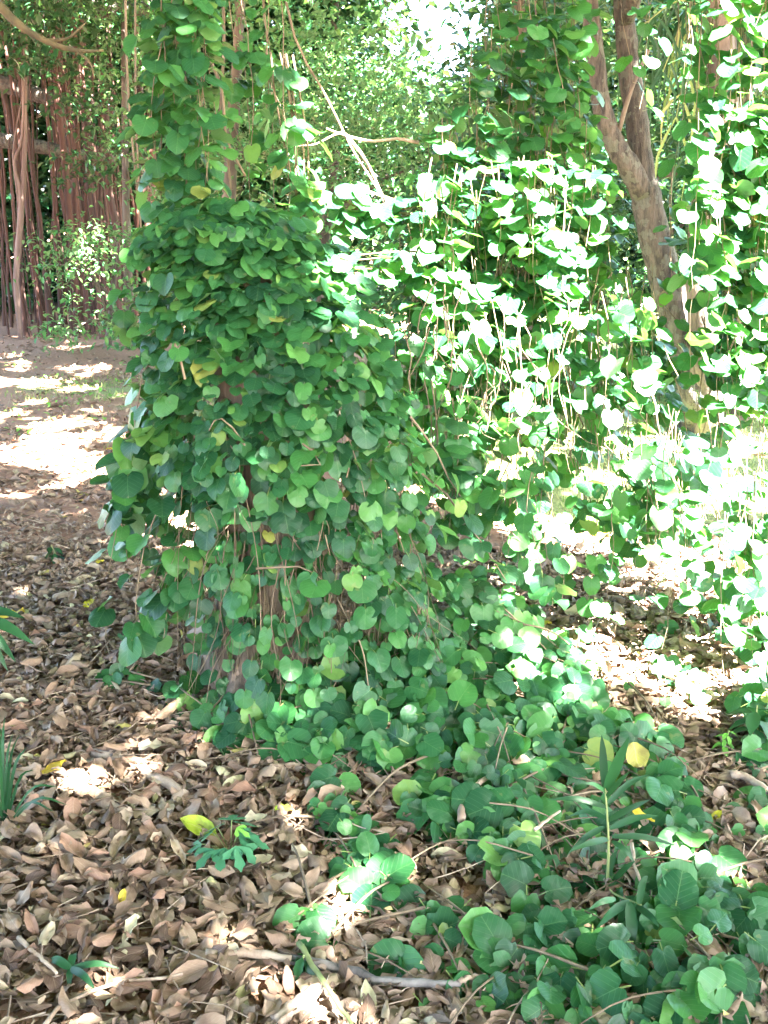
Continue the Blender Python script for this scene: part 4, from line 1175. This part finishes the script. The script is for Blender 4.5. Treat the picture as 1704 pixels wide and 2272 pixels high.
# ------------------------------------------------------------------ background foliage
def sprays(rq, c, per, rad, leaf, flat=0.35, tiltm=0.3):
    n = len(c) * per
    p = np.repeat(c, per, 0) + rq.normal(0, 1, (n, 3)) * np.array([rad, rad, rad * flat])
    M = frames(p, rq.uniform(0, 6.283, n), rq.normal(tiltm, 0.4, n), rq.uniform(0.65, 1.3, n) * leaf, rq.normal(0, 0.35, n))
    return M
def region(rq, n, px0, px1, py0, py1, Y0, Y1, gap=0.0, gscale=1.2):
    out = np.array([at(a, b, c) for a, b, c in zip(rq.uniform(px0, px1, n), rq.uniform(py0, py1, n), rq.uniform(Y0, Y1, n))])
    out = out[out[:, 2] > 0.05]
    if gap: out = out[vnoise(out, gscale) > gap]
    return out
def skyhole(p):
    x, y, d = project(p)
    e = ((x - 985) / 115.0) ** 2 + ((y + 20) / 230.0) ** 2
    return p[e + 0.7 * (vnoise(p, 2.0) - 0.5) > 1.05]

def leafy_tree(name, label, cat, px, pyb, Y, regs, leaf, per, rad, mat, bark, seed, trunk_r=0.12, top=-150, group=None, flat=0.35, hole=True, nb=9, tpl=None):
    rq = np.random.default_rng(seed)
    b = ground(px, pyb) if Y is None else np.array([at(px, 700, Y)[0], Y, float(gh(at(px, 700, Y)[0], Y))])
    t = thing(name, label, cat, tuple(b), group)
    Y = b[1]
    tp = at(px + rq.normal(0, 25), top, Y)
    tube_part('trunk', [b - [0, 0, 0.1], b * 0.6 + tp * 0.4 + rq.normal(0, 0.08, 3) * [1, .3, 0], tp], [trunk_r, trunk_r * 0.75, trunk_r * 0.35], bark, t, 14, 9, seed)
    C = np.concatenate([region(rq, *a) for a in regs])
    if hole: C = skyhole(C)
    g = G(); g.inst(tpl or ST, sprays(rq, C, per, rad, leaf, flat), rq.random(len(C) * per))
    part('foliage', g, mat, t, 'stuff')
    for k in range(nb):
        e = C[rq.integers(len(C))]
        if hole and project(e)[1] < 330: continue
        s0 = b + (tp - b) * rq.uniform(0.25, 0.8)
        s0[2] = min(s0[2], e[2] + 0.2) if e[2] > b[2] + 0.4 else b[2] + 0.3
        tube_part('branch', [s0, (s0 + e) / 2 + [0, 0, 0.15], e], [trunk_r * 0.35, trunk_r * 0.2, 0.008], bark, t, 8, 6, seed + k)
    return t

leafy_tree('background_tree', 'bright small-leaved tree filling the gap between the stump vine and the curtain', 'tree', 700, 700, 11.5,
           [(430, 560, 1080, -120, 320, 10.2, 12.5, 0.42, 1.6), (330, 560, 1040, 250, 640, 10.2, 12.0, 0.38, 1.6)], 0.075, 24, 0.19, M_SMALL, M_DBARK, 201, 0.1, 330)
leafy_tree('background_tree', 'loose small-leaved tree behind the leaf column, left of the bright gap', 'tree', 500, 700, 11.0,
           [(170, 330, 620, -120, 560, 10.3, 12.0, 0.42, 1.7)], 0.075, 22, 0.18, M_SMALL, M_DBARK, 202, 0.1)
leafy_tree('background_tree', 'small-leaved sapling with hanging sprays in front of the aerial roots', 'tree', 285, 730, 12.5,
           [(110, 190, 350, -100, 490, 11.8, 13.0, 0.46, 2.0)], 0.075, 20, 0.17, M_SMALL, M_DBARK, 203, 0.06)
leafy_tree('background_bush', 'low bright small-leaved bush at the foot of the aerial roots', 'bush', 235, 770, None,
           [(105, 90, 345, 500, 770, 11.3, 12.6, 0.42, 2.0)], 0.08, 22, 0.17, M_SMALL, M_DBARK, 204, 0.05, 520)
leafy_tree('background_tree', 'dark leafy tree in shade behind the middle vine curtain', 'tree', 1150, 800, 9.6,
           [(330, 980, 1340, -150, 560, 9.0, 11.0, 0.42, 1.4), (240, 860, 1340, 420, 880, 8.8, 10.6, 0.36, 1.4)], 0.09, 22, 0.22, M_SHADELEAF, M_DBARK, 205)
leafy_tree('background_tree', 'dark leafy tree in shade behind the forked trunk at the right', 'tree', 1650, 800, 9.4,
           [(420, 1300, 1800, -150, 900, 8.8, 10.8, 0.36, 1.4)], 0.09, 22, 0.22, M_SHADELEAF, M_DBARK, 206)
leafy_tree('background_bush', 'blue-green low bush along the far edge of the lawn', 'bush', 1380, 930, 8.6,
           [(150, 1050, 1760, 840, 960, 8.2, 9.2, 0.3, 1.4)], 0.06, 24, 0.16, M_SMALL, M_DBARK, 207, 0.03, 860)
for k, (px, w, lab) in enumerate([(-120, 260, 'tall dark tree far behind the aerial roots at the left edge'), (180, 240, 'tall dark tree far behind the red aerial roots'), (480, 260, 'tall tree far behind the leaf column'), (760, 240, 'tall tree far behind the bright middle gap'),
                             (1120, 240, 'tall tree far behind the middle curtain beside the white sky'), (1420, 260, 'tall tree far behind the forked trunk'), (1740, 280, 'tall tree far behind the right curtain')]):
    leafy_tree('far_tree', lab, 'tree', px, 700, 19.0 + k % 3, [(430, px - w, px + w, -260, 730, 17.5, 22.0, 0.12, 0.8)], 0.24, 34, 0.45, M_SHADELEAF, M_DBARK, 301 + k, 0.2, -300, 'far trees behind the clearing', 0.6, True, 5, CT)

# ------------------------------------------------------------------ banyan with aerial roots
bt = thing('banyan_tree', 'banyan tree at the left with a thicket of hanging red-brown aerial roots', 'tree', (at(60, 600, 16.0)[0], 16.0, 0))
rb = np.random.default_rng(401)
tube_part('trunk', [(bt.location[0] - 2.2, 16.8, -0.1), (bt.location[0] - 2.1, 16.8, 2.5), (bt.location[0] - 1.6, 16.6, 5.5)], [0.7, 0.5, 0.4], M_DBARK, bt, 14, 14, 13)
tube_part('limb', [at(-300, 120, 15), at(0, 185, 14.6), at(130, 225, 14.4), at(260, 250, 14.8)], [0.16, 0.11, 0.09, 0.05], M_BARK, bt, 14, 9, 14)
tube_part('limb', [at(-300, 280, 15), at(30, 315, 14.8), at(180, 345, 15), at(330, 360, 15.5)], [0.13, 0.10, 0.08, 0.04], M_BARK, bt, 14, 9, 15)
tube_part('limb', [at(-300, -60, 14.4), at(60, -20, 14.2), at(240, 20, 14.4), at(420, 10, 15)], [0.2, 0.15, 0.12, 0.06], M_BARK, bt, 14, 9, 16)
cl = np.concatenate([rb.normal(45, 14, 8), rb.normal(75, 8, 5), rb.normal(140, 10, 12), rb.normal(172, 12, 16), rb.normal(212, 12, 10), rb.normal(245, 14, 9), rb.uniform(-20, 340, 26), rb.normal(310, 20, 8)])
for k, px in enumerate(cl):
    Y = rb.uniform(13.6, 16.6)
    x0 = at(px, 400, Y)[0]
    zt = at(px, rb.uniform(-90, 230), Y)[2]
    amp = rb.uniform(0.01, 0.05)
    m = 10
    zz = np.linspace(zt, -0.05, m)
    ph = rb.uniform(0, 6.28)
    x0 = x0 + rb.normal(0, 0.10) * (zz - 1.5) / 2
    P = np.stack([x0 + amp * np.sin(zz * 1.3 + ph) + rb.normal(0, 0.008, m), Y + amp * np.cos(zz * 1.1 + ph), zz], 1)
    r0 = rb.choice([0.010, 0.018, 0.030, 0.05], p=[0.34, 0.34, 0.22, 0.10])
    rad = r0 * np.linspace(0.75, 1.1, m); rad[-1] *= 1.6
    g = G(); g.tube(P, rad, 7, rb.random(), False, 0.06, rb)
    part('aerial_root', g, M_ROOT, bt)
for k, (pts, r0) in enumerate([([(52, -60), (54, 120), (50, 300), (32, 360), (46, 430), (43, 520), (36, 620), (42, 715)], 0.034), ([(60, -60), (58, 200), (54, 400), (46, 470)], 0.022), ([(48, 40), (52, 330), (50, 440)], 0.02), ([(52, 200), (30, 330), (36, 400), (44, 460)], 0.018)]):
    p = spline([at(x, y, 13.6) for x, y in pts], 22)
    if k == 0: p = np.vstack([p, [p[-1][0], p[-1][1], -0.05]])
    g = G(); g.tube(p, r0 * np.interp(np.linspace(0, 1, len(p)), [0, 0.45, 0.65, 1], [0.45, 0.7, 1.2, 1.0]), 9, 0, True, 0.12, rb)
    o = part('aerial_root', g, M_PROOT, bt); o['label'] = 'pale whitish aerial root bundle'
C = region(rb, 150, -160, 400, -200, 140, 12.8, 16.5, 0.40, 1.3)
C = np.vstack([C, region(rb, 105, -120, 330, -140, 150, 11.2, 13.0, 0.42, 1.6), region(rb, 34, 120, 330, 150, 420, 12.4, 13.4, 0.45, 1.6)])
C2 = np.stack([rb.uniform(-10.5, 0.6, 1900), rb.uniform(8.0, 19.0, 1900), rb.uniform(4.3, 6.8, 1900)], 1)  # out-of-view crown clusters, spread forward to shade the roots
C2 = C2[project(C2)[1] < -40]
g = G(); g.inst(ST, sprays(rb, C, 26, 0.24, 0.11, 0.4), rb.random(len(C) * 26))
Mc = sprays(rb, C2, 24, 0.42, 0.17, 0.4); Mc = Mc[shut(Mc[:, :, 3])]
g.inst(CT, Mc, rb.random(len(Mc)))
part('foliage', g, M_SHADELEAF, bt, 'stuff')

# palm with long drooping strips behind the forked trunk
pm = thing('palm', 'palm with long drooping pale strips hanging between the two trunks', 'palm', tuple(ground(1640, 930)))
hub = at(1610, 60, 8.0)
tube_part('trunk', [np.array(pm.location) - [0, 0, .1], at(1630, 500, 8.2), hub], [0.10, 0.08, 0.07], M_DBARK, pm, 14, 10, 17)
rq = np.random.default_rng(501)
for k, (tx, ty) in enumerate([(1500, 260), (1470, 160), (1540, 330), (1700, 260), (1420, 60), (1760, 120)]):
    mid = at((1610 + tx) / 2, min(60, ty) - 60, 8.0); tip = at(tx, ty, 7.9)
    p = spline([hub, mid, tip], 12)
    g = G(); g.tube(p, np.linspace(0.012, 0.004, 12), 5); fr = part('frond', g, M_GSTEM, pm)
    g = G()
    for i in range(2, 12):
        for s in (-1, 1):
            a = p[i]; L = rq.uniform(0.35, 0.7)
            b_ = a + np.array([s * 0.10 + rq.normal(0, 0.04), rq.normal(0, 0.05), -L])
            blade(g, [a, (a + b_) / 2 + [s * 0.06, 0, 0.06], b_], 0.022, rq.random(), 0.2, 5, (0, -1, 0.1))
    part('leaflets', g, M_GRASS if k < 1 else M_BLADE, fr, 'stuff')

print('objects', len(bpy.data.objects))
